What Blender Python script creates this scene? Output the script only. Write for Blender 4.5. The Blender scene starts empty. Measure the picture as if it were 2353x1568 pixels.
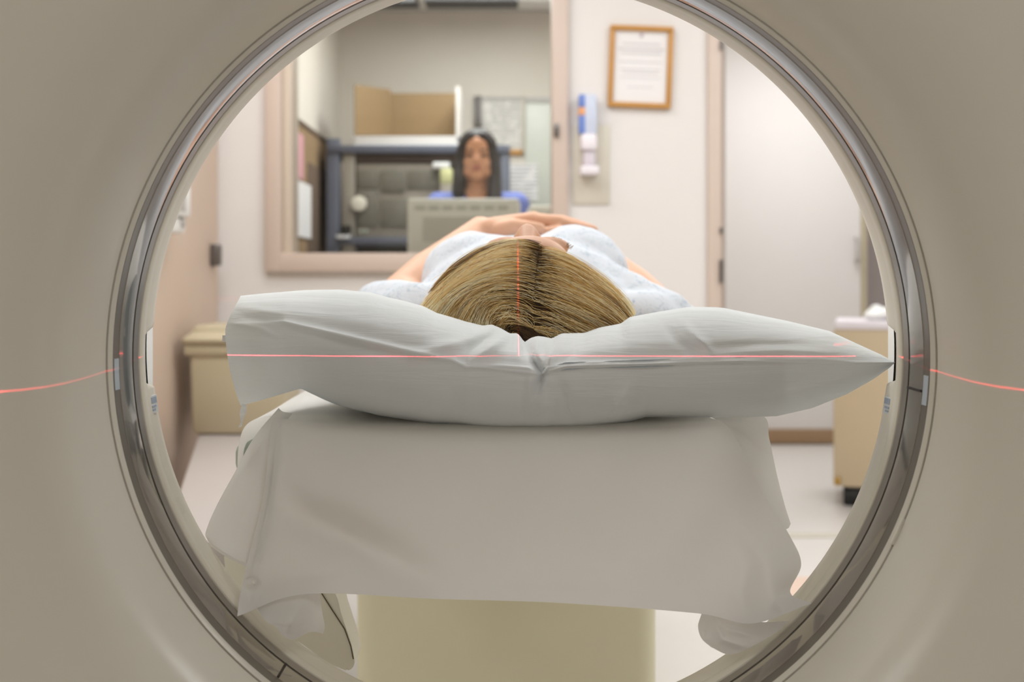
import bpy, bmesh, math, random
import numpy as np
from mathutils import Vector, Matrix, noise as mnoise

random.seed(7); rng = np.random.default_rng(7)
C = bpy.context.scene.collection
SC = bpy.context.scene
# ------------------------------------------------------------------ camera, light, exposure
F, CX, HY = 2600.0, 1176.5, 640.0          # focal length in px, optical axis, horizon
CAMZ = 1.0
cam_d = bpy.data.cameras.new('camera'); cam = bpy.data.objects.new('camera', cam_d); C.objects.link(cam)
cam.location = (0, 0, CAMZ); cam.rotation_euler = (math.pi/2, 0, 0)
cam_d.sensor_width = 36; cam_d.lens = 36*F/2353; cam_d.shift_y = -(784-HY)/2353
cam_d.clip_start = 0.02
cam_d.dof.use_dof = True; cam_d.dof.focus_distance = 1.14; cam_d.dof.aperture_fstop = 4.9
SC.camera = cam
SC.view_settings.view_transform = 'Standard'; SC.view_settings.look = 'None'
SC.view_settings.gamma = 1.0; SC.view_settings.use_curve_mapping = False
SC.view_settings.exposure = 0.05
SC.cycles.use_denoising = True
SC.cycles.max_bounces = 10; SC.cycles.diffuse_bounces = 6; SC.cycles.transparent_max_bounces = 16
SC.cycles.sample_clamp_indirect = 6
w = bpy.data.worlds.new('world'); SC.world = w; w.use_nodes = True
w.node_tree.nodes['Background'].inputs[0].default_value = (1, .97, .93, 1)
w.node_tree.nodes['Background'].inputs[1].default_value = 0.05

def area(name, loc, sx, sy, power, col=(.965, .985, 1), rot=(0, 0, 0)):
    d = bpy.data.lights.new(name, 'AREA'); d.shape = 'RECTANGLE'; d.size = sx; d.size_y = sy
    d.energy = power; d.color = col
    o = bpy.data.objects.new(name, d); C.objects.link(o); o.location = loc; o.rotation_euler = rot
    return o
# ceiling troffers and added fill lamps of the scan room (beyond the scanner), of the camera side, of the control room and the corridor
area('scan_room_lamp_and_fill', (0.1, 2.42, 2.57), 1.2, 0.6, 13)  # added lamp, brightens the patient from above
area('scan_room_lamp_and_fill', (-0.8, 2.5, 2.57), 0.5, 0.8, 12)  # added lamp, lifts the left side of the sheet
area('scan_room_lamp_and_fill', (-0.5, 3.4, 2.57), 1.2, 0.3, 10)
area('scan_room_lamp_and_fill', (1.3, 3.0, 2.57), 0.6, 1.2, 16)
area('scan_room_lamp_and_fill', (2.0, 1.75, 2.57), 0.6, 1.2, 22)  # added lamp, whitens the sheet drape on the right
area('scan_room_lamp_and_fill', (-1.7, 1.3, 2.57), 0.5, 0.8, 13)  # added fill from the left for the sheet drape
area('ceiling_lamp_rear', (-1.95, -0.35, 2.57), 0.5, 1.2, 12, (.985, .99, 1))
area('ceiling_lamp_rear', (1.02, -0.35, 2.57), 0.6, 1.2, 10, (.985, .99, 1))
area('ceiling_lamp_control', (-0.1, 5.2, 2.45), 0.6, 1.0, 32)
area('ceiling_lamp_corridor', (1.7, 5.7, 2.55), 1.0, 1.0, 28)

def P(px, py, Y):
    return Vector(((px-CX)*Y/F, Y, CAMZ-(py-HY)*Y/F))

# ------------------------------------------------------------------ materials
def lin(c):
    return tuple(((v/255)/12.92 if v/255 <= .04045 else (((v/255)+.055)/1.055)**2.4) for v in c)
MATS = {}
def mat(name, rgb, rough=.6, metal=0., spec=.5, var=.04, scale=8., bump=0., bscale=60., sss=0., coat=0.):
    if name in MATS: return MATS[name]
    m = bpy.data.materials.new(name); m.use_nodes = True
    nt = m.node_tree; b = nt.nodes['Principled BSDF']
    b.inputs['Roughness'].default_value = rough; b.inputs['Metallic'].default_value = metal
    b.inputs['Specular IOR Level'].default_value = spec
    b.inputs['Coat Weight'].default_value = coat
    if sss:
        b.inputs['Subsurface Weight'].default_value = sss
        b.inputs['Subsurface Radius'].default_value = (.02, .008, .004)
    c = lin(rgb)
    tc = nt.nodes.new('ShaderNodeTexCoord')
    n = nt.nodes.new('ShaderNodeTexNoise'); n.inputs['Scale'].default_value = scale; n.inputs['Detail'].default_value = 4
    nt.links.new(tc.outputs['Object'], n.inputs['Vector'])
    r = nt.nodes.new('ShaderNodeMix'); r.data_type = 'RGBA'
    r.inputs['A'].default_value = (*[max(0, v*(1-var)) for v in c], 1); r.inputs['B'].default_value = (*[min(1, v*(1+var)) for v in c], 1)
    nt.links.new(n.outputs['Fac'], r.inputs['Factor'])
    nt.links.new(r.outputs['Result'], b.inputs['Base Color'])
    if bump:
        n2 = nt.nodes.new('ShaderNodeTexNoise'); n2.inputs['Scale'].default_value = bscale; n2.inputs['Detail'].default_value = 3
        nt.links.new(tc.outputs['Object'], n2.inputs['Vector'])
        bp = nt.nodes.new('ShaderNodeBump'); bp.inputs['Strength'].default_value = bump; bp.inputs['Distance'].default_value = .002
        nt.links.new(n2.outputs['Fac'], bp.inputs['Height']); nt.links.new(bp.outputs['Normal'], b.inputs['Normal'])
    MATS[name] = m; return m

def cloth_mat(name, rgb, trans=.3, clear=0., bump=.25, stretch=(20, 20, 90)):
    m = bpy.data.materials.new(name); m.use_nodes = True; nt = m.node_tree; L = nt.links
    nt.nodes.remove(nt.nodes['Principled BSDF']); out = nt.nodes['Material Output']
    tc = nt.nodes.new('ShaderNodeTexCoord')
    d = nt.nodes.new('ShaderNodeBsdfDiffuse'); t = nt.nodes.new('ShaderNodeBsdfTranslucent')
    mp = nt.nodes.new('ShaderNodeMapping'); mp.inputs['Scale'].default_value = stretch
    L.new(tc.outputs['Object'], mp.inputs['Vector'])
    n = nt.nodes.new('ShaderNodeTexNoise'); n.inputs['Scale'].default_value = 1.; n.inputs['Detail'].default_value = 3; n.inputs['Distortion'].default_value = .6
    L.new(mp.outputs['Vector'], n.inputs['Vector'])
    bp = nt.nodes.new('ShaderNodeBump'); bp.inputs['Strength'].default_value = bump; bp.inputs['Distance'].default_value = .004
    L.new(n.outputs['Fac'], bp.inputs['Height'])
    n2 = nt.nodes.new('ShaderNodeTexNoise'); n2.inputs['Scale'].default_value = 6.; L.new(tc.outputs['Object'], n2.inputs['Vector'])
    mx = nt.nodes.new('ShaderNodeMix'); mx.data_type = 'RGBA'
    c = lin(rgb); mx.inputs['A'].default_value = (*[v*.97 for v in c], 1); mx.inputs['B'].default_value = (*[min(1, v*1.02) for v in c], 1)
    L.new(n2.outputs['Fac'], mx.inputs['Factor'])
    for s in (d, t):
        L.new(mx.outputs['Result'], s.inputs['Color']); L.new(bp.outputs['Normal'], s.inputs['Normal'])
    m1 = nt.nodes.new('ShaderNodeMixShader'); m1.inputs[0].default_value = trans
    L.new(d.outputs[0], m1.inputs[1]); L.new(t.outputs[0], m1.inputs[2])
    last = m1
    if clear:
        tr = nt.nodes.new('ShaderNodeBsdfTransparent'); m2 = nt.nodes.new('ShaderNodeMixShader'); m2.inputs[0].default_value = clear
        L.new(m1.outputs[0], m2.inputs[1]); L.new(tr.outputs[0], m2.inputs[2]); last = m2
    L.new(last.outputs[0], out.inputs['Surface'])
    MATS[name] = m; return m

M_white = mat('wall_white', (221, 217, 214), .85, bump=.1, bscale=150, var=.01)
M_white2 = mat('wall_cream', (214, 206, 196), .85, bump=.1, bscale=150, var=.01)
M_pink = mat('door_beige', (209, 189, 172), .6, var=.02)
M_trim = mat('frame_beige', (201, 184, 172), .5, var=.02)
M_floor = mat('floor_vinyl', (216, 212, 208), .35, var=.03, scale=25)
M_ceil = mat('ceiling_tile', (235, 233, 228), .9)
M_gantry = mat('scanner_shell', (206, 202, 190), .28, var=.012, scale=4, bump=.03, bscale=400)
M_liner = mat('scanner_liner', (216, 211, 197), .45, var=.02)
M_ring = mat('scan_ring_metal', (158, 152, 146), .09, metal=.8, var=.04, scale=3)
M_ringm = mat('scan_ring_matte', (112, 106, 98), .35, metal=.4, var=.04)
M_gap = mat('dark_gap', (46, 38, 33), .7)
M_olive = mat('olive_gap', (104, 96, 76), .7)
M_plastic_w = mat('white_plastic', (236, 236, 234), .4, var=.01)
M_label = mat('paper_label', (222, 226, 228), .5)
M_print = mat('blue_print', (165, 178, 196), .6)
M_tape = mat('pale_tape', (172, 182, 190), .4)
M_tableb = mat('table_olive_shell', (216, 210, 182), .5, var=.03)
M_tablec = mat('table_cream_shell', (248, 246, 234), .4, var=.02, scale=60)
M_pad = mat('pad_green', (170, 182, 168), .6)
M_skin = mat('skin', (220, 174, 146), .5, spec=.3, var=.06, scale=18, sss=.08, bump=.08, bscale=300)
M_skin2 = mat('skin_tan', (205, 150, 118), .5, spec=.3, var=.05, sss=.1)
M_lip = mat('lips', (170, 98, 88), .4)
M_eye = mat('eye_dark', (60, 42, 34), .3)
M_darkhair = mat('dark_hair', (46, 39, 39), .62, var=.3, scale=40, bump=.3, bscale=80)
M_scrub = mat('blue_scrubs', (112, 126, 196), .8, var=.06, bump=.3, bscale=40)
M_card = mat('cardboard', (140, 116, 84), .85, var=.04)
M_cardw = mat('cardboard_white', (218, 212, 205), .8)
M_rack = mat('rack_bluegrey', (92, 96, 110), .5)
M_dark = mat('dark_brown', (74, 62, 54), .7)
M_unit = mat('equipment_grey', (112, 108, 96), .5, var=.05)
M_unitl = mat('equipment_light', (150, 142, 130), .5)
M_crt = mat('monitor_beige', (226, 220, 208), .55, var=.02)
M_crtd = mat('monitor_vent', (186, 180, 168), .7)
M_cork = mat('corkboard', (140, 114, 82), .9, var=.12, scale=120)
M_corkd = mat('board_dark', (92, 74, 60), .8)
M_pinkp = mat('pink_paper', (205, 150, 158), .8)
M_paper = mat('white_paper', (226, 224, 224), .8, var=.01)
M_grey = mat('soft_grey', (186, 182, 178), .7)
M_wood = mat('oak_frame', (186, 134, 62), .5, var=.12, scale=30)
M_blue = mat('blue_label', (104, 130, 198), .5)
M_bluel = mat('pale_blue', (196, 204, 222), .5)
M_orange = mat('orange_mark', (224, 160, 110), .5)
M_plate = mat('wall_plate', (206, 200, 186), .6)
M_lilac = mat('lilac_white', (230, 224, 230), .5)
M_tan = mat('cart_tan', (198, 180, 150), .5, var=.02)
M_black = mat('rubber', (24, 24, 22), .6)
M_brass = mat('brass', (190, 150, 70), .35, metal=.6)
M_brown = mat('base_brown', (150, 122, 92), .7, var=.04)
M_mauve = mat('mauve_grey', (168, 158, 156), .7)
M_metal = mat('steel', (120, 116, 114), .3, metal=.8)
M_bin = mat('bin_cream', (188, 177, 150), .5, var=.02)
M_bench = mat('bench_vinyl', (178, 171, 167), .5, var=.02)
M_floorp = mat('floor_pink', (222, 196, 178), .4, var=.02)
M_wb = mat('board_pale', (206, 208, 198), .4)
M_pillow = cloth_mat('pillowcase', (242, 246, 247), .16, .04, .4, (10, 30, 110))
M_insert = cloth_mat('pillow_insert', (196, 205, 212), .1, 0., .2)
M_sheet = cloth_mat('bed_sheet', (240, 239, 237), .45, 0., .06, (60, 60, 60))

# gown: white-blue cotton with faint scribbled print
def gown_mat():
    m = cloth_mat('gown_cotton', (236, 242, 250), .15, 0., .5, (28, 28, 28)); nt = m.node_tree; L = nt.links
    tc = nt.nodes.new('ShaderNodeTexCoord')
    mp = nt.nodes.new('ShaderNodeMapping'); mp.inputs['Scale'].default_value = (30, 22, 30); mp.inputs['Rotation'].default_value = (.3, .5, .7)
    L.new(tc.outputs['Object'], mp.inputs['Vector'])
    n = nt.nodes.new('ShaderNodeTexNoise'); n.inputs['Scale'].default_value = 1.3; n.inputs['Distortion'].default_value = 1.5
    L.new(mp.outputs['Vector'], n.inputs['Vector'])
    s = nt.nodes.new('ShaderNodeMath'); s.operation = 'SUBTRACT'; s.inputs[1].default_value = .5; L.new(n.outputs['Fac'], s.inputs[0])
    a = nt.nodes.new('ShaderNodeMath'); a.operation = 'ABSOLUTE'; L.new(s.outputs[0], a.inputs[0])
    r = nt.nodes.new('ShaderNodeMapRange'); r.inputs['From Min'].default_value = 0; r.inputs['From Max'].default_value = .022
    r.inputs['To Min'].default_value = 1.15; r.inputs['To Max'].default_value = 0; L.new(a.outputs[0], r.inputs['Value'])
    n3 = nt.nodes.new('ShaderNodeTexNoise'); n3.inputs['Scale'].default_value = 14; L.new(tc.outputs['Object'], n3.inputs['Vector'])
    cr = nt.nodes.new('ShaderNodeMix'); cr.data_type = 'RGBA'; cr.inputs['A'].default_value = (*lin((168, 188, 188)), 1); cr.inputs['B'].default_value = (*lin((150, 182, 222)), 1)
    L.new(n3.outputs['Fac'], cr.inputs['Factor'])
    g = nt.nodes.new('ShaderNodeMath'); g.operation = 'MULTIPLY'; L.new(r.outputs[0], g.inputs[0]); L.new(n3.outputs['Fac'], g.inputs[1])
    mx = nt.nodes.new('ShaderNodeMix'); mx.data_type = 'RGBA'; mx.inputs['A'].default_value = (*lin((229, 236, 245)), 1)
    L.new(cr.outputs['Result'], mx.inputs['B']); L.new(g.outputs[0], mx.inputs['Factor'])
    for nd in nt.nodes:
        if nd.type in ('BSDF_DIFFUSE', 'BSDF_TRANSLUCENT'): L.new(mx.outputs['Result'], nd.inputs['Color'])
    return m
M_gown = gown_mat()

def hair_mat(name, attr=True):
    m = bpy.data.materials.new(name); m.use_nodes = True; nt = m.node_tree; L = nt.links; b = nt.nodes['Principled BSDF']
    b.inputs['Roughness'].default_value = .38; b.inputs['Specular IOR Level'].default_value = .45
    a = nt.nodes.new('ShaderNodeAttribute'); a.attribute_name = 'tint'
    r = nt.nodes.new('ShaderNodeValToRGB'); e = r.color_ramp.elements
    e[0].position = 0; e[0].color = (*lin((50, 36, 29)), 1); e[1].position = 1; e[1].color = (*lin((255, 248, 216)), 1)
    k = e.new(.35); k.color = (*lin((168, 130, 74)), 1); k = e.new(.65); k.color = (*lin((244, 210, 136)), 1)
    L.new(a.outputs['Fac'], r.inputs['Fac']); L.new(r.outputs['Color'], b.inputs['Base Color'])
    return m
M_hair = hair_mat('blonde_hair')

def glass_mat():
    m = bpy.data.materials.new('window_glass'); m.use_nodes = True; nt = m.node_tree; L = nt.links
    nt.nodes.remove(nt.nodes['Principled BSDF'])
    t = nt.nodes.new('ShaderNodeBsdfTransparent'); t.inputs['Color'].default_value = (.9, .915, .9, 1)
    g = nt.nodes.new('ShaderNodeBsdfGlossy'); g.inputs['Roughness'].default_value = .02
    f = nt.nodes.new('ShaderNodeFresnel'); f.inputs['IOR'].default_value = 1.45
    n = nt.nodes.new('ShaderNodeTexNoise'); n.inputs['Scale'].default_value = 2.
    mx = nt.nodes.new('ShaderNodeMixShader'); L.new(f.outputs[0], mx.inputs[0]); L.new(t.outputs[0], mx.inputs[1]); L.new(g.outputs[0], mx.inputs[2])
    L.new(mx.outputs[0], nt.nodes['Material Output'].inputs['Surface'])
    return m
M_glass = glass_mat()
def led_mat():
    m = bpy.data.materials.new('led_green'); m.use_nodes = True; b = m.node_tree.nodes['Principled BSDF']
    b.inputs['Emission Color'].default_value = (.35, .8, .1, 1); b.inputs['Emission Strength'].default_value = .12
    n = m.node_tree.nodes.new('ShaderNodeTexNoise'); m.node_tree.links.new(n.outputs['Color'], b.inputs['Base Color'])
    return m
M_led = led_mat()
def print_mat(name, base, ink, freq):
    m = bpy.data.materials.new(name); m.use_nodes = True; nt = m.node_tree; L = nt.links; b = nt.nodes['Principled BSDF']
    b.inputs['Roughness'].default_value = .7
    tc = nt.nodes.new('ShaderNodeTexCoord'); wv = nt.nodes.new('ShaderNodeTexWave'); wv.bands_direction = 'Z'
    wv.inputs['Scale'].default_value = freq; L.new(tc.outputs['Object'], wv.inputs['Vector'])
    n = nt.nodes.new('ShaderNodeTexNoise'); n.inputs['Scale'].default_value = 30; L.new(tc.outputs['Object'], n.inputs['Vector'])
    t = nt.nodes.new('ShaderNodeMath'); t.operation = 'GREATER_THAN'; t.inputs[1].default_value = .62; L.new(wv.outputs['Fac'], t.inputs[0])
    t2 = nt.nodes.new('ShaderNodeMath'); t2.operation = 'GREATER_THAN'; t2.inputs[1].default_value = .46; L.new(n.outputs['Fac'], t2.inputs[0])
    mu = nt.nodes.new('ShaderNodeMath'); mu.operation = 'MULTIPLY'; L.new(t.outputs[0], mu.inputs[0]); L.new(t2.outputs[0], mu.inputs[1])
    mx = nt.nodes.new('ShaderNodeMix'); mx.data_type = 'RGBA'; mx.inputs['A'].default_value = (*lin(base), 1); mx.inputs['B'].default_value = (*lin(ink), 1)
    L.new(mu.outputs[0], mx.inputs['Factor']); L.new(mx.outputs['Result'], b.inputs['Base Color'])
    return m
M_doc = print_mat('printed_page', (232, 230, 230), (176, 174, 178), 14)
M_doc2 = print_mat('printed_notice', (222, 218, 212), (165, 160, 158), 18)

# ------------------------------------------------------------------ helpers
def link(name, me, m=None, parent=None, smooth=True, sharp=35):
    o = bpy.data.objects.new(name, me); C.objects.link(o)
    if m is not None: me.materials.append(m)
    if smooth:
        me.polygons.foreach_set('use_smooth', [True]*len(me.polygons))
        if sharp: me.set_sharp_from_angle(angle=math.radians(sharp))
    if parent is not None:
        o.parent = parent; o.matrix_parent_inverse = parent.matrix_world.inverted()
    return o
def obj(name, bm, m, parent=None, smooth=True, sharp=35):
    bmesh.ops.recalc_face_normals(bm, faces=bm.faces)
    me = bpy.data.meshes.new(name); bm.to_mesh(me); bm.free()
    return link(name, me, m, parent, smooth, sharp)
def tag(o, label, cat=None, group=None, kind=None):
    o['label'] = label
    if cat: o['category'] = cat
    if group: o['group'] = group
    if kind: o['kind'] = kind
    return o
def thing(name, loc, label, cat, group=None, rz=0):
    o = bpy.data.objects.new(name, None); C.objects.link(o); o.location = loc; o.rotation_euler = (0, 0, rz); o.empty_display_size = .05
    bpy.context.view_layer.update()
    return tag(o, label, cat, group)
def struct(name, bm, m, parent=None, **k):
    o = obj(name, bm, m, parent, **k)
    if parent is None: o['kind'] = 'structure'
    return o
def box(x0, x1, y0, y1, z0, z1, bev=0., seg=2, bm=None, mtx=None):
    bm = bm or bmesh.new()
    r = bmesh.ops.create_cube(bm, size=1); vs = r['verts']
    for v in vs:
        v.co = Vector(((x0+x1)/2+v.co.x*(x1-x0), (y0+y1)/2+v.co.y*(y1-y0), (z0+z1)/2+v.co.z*(z1-z0)))
    if bev:
        es = list({e for v in vs for e in v.link_edges})
        rb = bmesh.ops.bevel(bm, geom=es, offset=bev, segments=seg, profile=.5, affect='EDGES')
        vs = [v for v in rb['verts']]
    if mtx is not None:
        bmesh.ops.transform(bm, matrix=mtx, verts=bm.verts)
    return bm
def cyl(c, r, h, axis='Z', n=24, bm=None, r2=None, bev=0.):
    bm = bm or bmesh.new()
    M = Matrix.Translation(Vector(c))
    if axis == 'Y': M = M @ Matrix.Rotation(math.pi/2, 4, 'X')
    if axis == 'X': M = M @ Matrix.Rotation(math.pi/2, 4, 'Y')
    r_ = bmesh.ops.create_cone(bm, cap_ends=True, segments=n, radius1=r, radius2=r if r2 is None else r2, depth=h, matrix=M)
    if bev:
        es = [e for e in {e for v in r_['verts'] for e in v.link_edges} if any(len(f.verts) > 4 for f in e.link_faces)]
        bmesh.ops.bevel(bm, geom=es, offset=bev, segments=2, profile=.5, affect='EDGES')
    return bm
def tube(pts, r, n=10, bm=None, cap=True):
    bm = bm or bmesh.new(); pts = [Vector(p) for p in pts]; rings = []
    for i, p in enumerate(pts):
        t = (pts[min(i+1, len(pts)-1)]-pts[max(i-1, 0)]).normalized()
        u = t.orthogonal().normalized() if i == 0 else (u - t*u.dot(t)).normalized()
        v = t.cross(u); rr = r[i] if isinstance(r, (list, tuple)) else r
        rings.append([bm.verts.new(p+(u*math.cos(a)+v*math.sin(a))*rr) for a in [2*math.pi*k/n for k in range(n)]])
    for a, b in zip(rings, rings[1:]):
        for k in range(n): bm.faces.new((a[k], a[(k+1) % n], b[(k+1) % n], b[k]))
    if cap: bm.faces.new(rings[0][::-1]); bm.faces.new(rings[-1])
    return bm
def ellipsoid(c, r, bm=None, rot=None, n=20):
    bm = bm or bmesh.new()
    M = Matrix.Translation(Vector(c)) @ (rot or Matrix.Identity(4)) @ Matrix.Diagonal((*r, 1))
    bmesh.ops.create_uvsphere(bm, u_segments=n, v_segments=n*2//3, radius=1, matrix=M); return bm
def capsule(p0, r0, p1, r1, bm, n=16):
    p0, p1 = Vector(p0), Vector(p1); d = p1-p0
    ellipsoid(p0, (r0,)*3, bm, n=n); ellipsoid(p1, (r1,)*3, bm, n=n)
    if d.length > 1e-5:
        q = d.to_track_quat('Z', 'Y').to_matrix().to_4x4()
        bmesh.ops.create_cone(bm, cap_ends=True, segments=n, radius1=r0, radius2=r1, depth=d.length, matrix=Matrix.Translation((p0+p1)/2) @ q)
    return bm
def chain(pts, bm, n=16):
    for (a, ra), (b, rb) in zip(pts, pts[1:]): capsule(a, ra, b, rb, bm, n)
    return bm
def remesh(bm, voxel, smooth=6, fac=.5):
    """fuse the overlapping volumes of bm into one continuous surface"""
    me = bpy.data.meshes.new('tmp'); bm.to_mesh(me); bm.free()
    o = bpy.data.objects.new('tmp', me); C.objects.link(o)
    md = o.modifiers.new('r', 'REMESH'); md.mode = 'VOXEL'; md.voxel_size = voxel; md.adaptivity = 0
    ms = o.modifiers.new('s', 'SMOOTH'); ms.factor = fac; ms.iterations = smooth
    dg = bpy.context.evaluated_depsgraph_get(); dg.update()
    out = bpy.data.meshes.new_from_object(o.evaluated_get(dg)); 
    bpy.data.objects.remove(o); bpy.data.meshes.remove(me)
    return out
def catmull(p, n):
    """p: (k, ...) control rows -> n samples through them"""
    p = np.asarray(p, float); k = len(p); t = np.linspace(0, k-1, n); i = np.minimum(t.astype(int), k-2); f = (t-i)
    q = np.concatenate([[2*p[0]-p[1]], p, [2*p[-1]-p[-2]]]); f = f.reshape((-1,)+(1,)*(p.ndim-1))
    a, b, c, d = q[i], q[i+1], q[i+2], q[i+3]
    return .5*(2*b+(c-a)*f+(2*a-5*b+4*c-d)*f**2+(3*b-a-3*c+d)*f**3)
def px2w(a):
    a = np.asarray(a, float); Y = a[..., 2]
    return np.stack([(a[..., 0]-CX)*Y/F, Y, CAMZ-(a[..., 1]-HY)*Y/F], -1)
def grid_bm(pts, bm=None, wrap_rows=False):
    bm = bm or bmesh.new(); R, K = pts.shape[:2]
    vs = [[bm.verts.new(pts[i, j]) for j in range(K)] for i in range(R)]
    for i in range(R if wrap_rows else R-1):
        for j in range(K-1):
            a, b = vs[i], vs[(i+1) % R]
            bm.faces.new((a[j], a[j+1], b[j+1], b[j]))
    return bm
def patch(ctrl, nu, nv):
    """control net in (px, py, depth) -> smooth grid of the same"""
    c = np.asarray(ctrl, float); c = catmull(c, nv); c = catmull(np.swapaxes(c, 0, 1), nu); return np.swapaxes(c, 0, 1)
def seg_dist(x, y, poly):
    best = np.full(np.shape(x), 1e9); par = np.zeros(np.shape(x)); L = len(poly)-1
    for k, ((ax, ay), (bx, by)) in enumerate(zip(poly, poly[1:])):
        dx, dy = bx-ax, by-ay; t = np.clip(((x-ax)*dx+(y-ay)*dy)/(dx*dx+dy*dy), 0, 1)
        d = np.hypot(x-ax-t*dx, y-ay-t*dy); m = d < best; best = np.where(m, d, best); par = np.where(m, (k+t)/L, par)
    return best, par
def ridges(a, lst):
    """push a draped surface (px, py, depth) nearer along soft fold lines"""
    for poly, wd, amp in lst:
        d, t = seg_dist(a[..., 0], a[..., 1], poly)
        a[..., 2] -= amp*np.exp(-(d/wd)**2)*np.sin(np.clip(t, .0, 1)*math.pi*.84+.25)
    return a
def revolve(prof, a0=0., a1=360., n=240, bm=None, endcut=0.):
    """prof: (radius, depth) about the bore axis"""
    bm = bm or bmesh.new(); full = abs(a1-a0) >= 359.9; K = n if full else n+1; rows = []
    for i in range(K):
        a = math.radians(a0+(a1-a0)*i/n); rows.append([bm.verts.new((AX+r*math.cos(a), y, AZ+r*math.sin(a))) for r, y in prof])
    for i in range(n):
        p, q = rows[i], rows[(i+1) % K]
        for j in range(len(prof)-1): bm.faces.new((p[j], p[j+1], q[j+1], q[j]))
    return bm
AX, AZ = 0.0082, CAMZ-0.0694

# ------------------------------------------------------------------ the rooms
WY = 4.19                                   # window wall
def pxx(px, Y): return (px-CX)*Y/F
def pyz(py, Y): return CAMZ-(py-HY)*Y/F
XL, XR, YR = -1.10, 3.2, -2.6
struct('floor', box(-2.6, 3.4, YR, 7.6, -.1, 0), M_floor, smooth=False)
b = box(-2.6, 3.4, YR, WY+.12, 2.6, 2.7); struct('ceiling', b, M_ceil, smooth=False)
# window wall in four pieces round the window, then a header over the opening on the right
wx0, wx1, wz0 = pxx(612, WY), pxx(1305, WY), pyz(625, WY); wz1 = 2.25
jx0, jx1 = pxx(1625, WY), pxx(1665, WY)
b = box(XL, wx0+.01, WY, WY+.12, 0, 2.6); box(wx1-.01, jx0+.01, WY, WY+.12, 0, 2.6, bm=b)
box(wx0+.01, wx1-.01, WY, WY+.12, 0, wz0+.02, bm=b); box(wx0+.01, wx1-.01, WY, WY+.12, wz1-.02, 2.6, bm=b)
box(jx0, 2.6, WY, WY+.12, 2.15, 2.6, bm=b); box(2.3, XR, WY, WY+.12, 0, 2.6, bm=b)
struct('wall_far', b, M_white, smooth=False)
struct('wall_left', box(XL-.1, XL, 1.9, WY, 0, 2.6), M_pink, smooth=False)
b = box(-2.4, -2.3, YR, 2.0, 0, 2.6); box(-2.3, XL, 1.9, 2.0, 0, 2.6, bm=b); struct('wall_rear_left', b, M_white2, smooth=False)
struct('wall_right', box(XR, XR+.1, YR, WY+.12, 0, 2.6), M_white, smooth=False)
struct('wall_rear', box(-2.4, XR+.1, YR-.1, YR, 0, 2.6), M_white2, smooth=False)
# control room behind the glass
CL, CFAR, CR, CT = -.976, 6.4, .70, 2.514
struct('wall_control_left', box(CL-.08, CL, WY+.12, CFAR, 0, CT), M_white2, smooth=False)
struct('wall_control_far', box(CL-.08, CR+.08, CFAR, CFAR+.1, 0, CT), M_white2, smooth=False)
struct('wall_control_right', box(CR, CR+.07, WY+.12, 7.3, 0, CT+.1), M_white2, smooth=False)
struct('ceiling_control', box(CL-.08, CR+.08, WY+.12, CFAR+.1, CT, CT+.08), M_ceil, smooth=False)
struct('trim_cornice', box(CL, CR, CFAR-.03, CFAR, pyz(27, 6.4), pyz(14, 6.4), .004), M_grey)
# corridor on the right
DY = 6.84
b = box(CR+.07, 1.30, DY, DY+.1, 0, 2.6); box(1.30, 2.105, DY, DY+.1, 2.50, 2.6, bm=b); struct('wall_corridor_far', b, M_white, smooth=False)
struct('wall_corridor_side', box(3.2, 3.3, WY+.12, 7.5, 0, 2.6), M_white, smooth=False)
struct('wall_corridor_recess', box(2.105, 3.2, 7.3, 7.4, 0, 2.6), M_mauve, smooth=False)
struct('ceiling_corridor', box(CR, 3.3, WY+.12, 7.5, 2.6, 2.7), M_ceil, smooth=False)
struct('trim_corridor_edge', box(2.095, 2.14, DY-.02, 7.3, 0, 2.6, .004), M_bin)
d = struct('door_2', box(1.28, 2.095, DY-.045, DY, .005, 2.52, .006), M_white)
b = box(1.285, 2.09, DY-.055, DY-.045, .008, .095, .003); obj('kick_strip', b, M_brown, d)
hx, hz0, hz1 = pxx(1962, DY), pyz(600, DY), pyz(548, DY)
obj('door_handle', tube([(hx, DY-.045, hz1), (hx, DY-.09, hz1), (hx-.004, DY-.1, hz1-.012), (hx-.004, DY-.1, hz0+.012), (hx, DY-.09, hz0), (hx, DY-.045, hz0)], .012), M_grey, d)
struct('baseboard_corridor', box(CR+.07, 1.28, DY-.015, DY, 0, .095, .004), M_brown)
# opening trim with hinges, floor strips
t = struct('trim_1', box(jx0, jx1-.014, WY-.02, WY+.14, 0, 2.2, .005), M_trim)
obj('jamb_shade_strip', box(jx1-.014, jx1, WY+.02, WY+.12, 0, 2.2, .003), M_brown if False else mat('jamb_shade', (178, 160, 146), .6), t)  # darker strip, the shade along the jamb edge put into its colour
for y0, y1 in ((598, 650), (95, 118), (524, 538)):
    obj('hinge', cyl((pxx(1655, WY), WY-.026, (pyz(y0, WY)+pyz(y1, WY))/2), .008 if y1-y0 > 30 else .006, (y1-y0)*WY/F, n=12), M_metal, t)
struct('trim_2', box(jx1, 2.3, 4.36, 4.42, 0, .006, .002), M_plate)
struct('trim_3', box(.6, 2.6, 3.52, 3.78, -.01, .0025), M_floorp, smooth=False)
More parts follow.
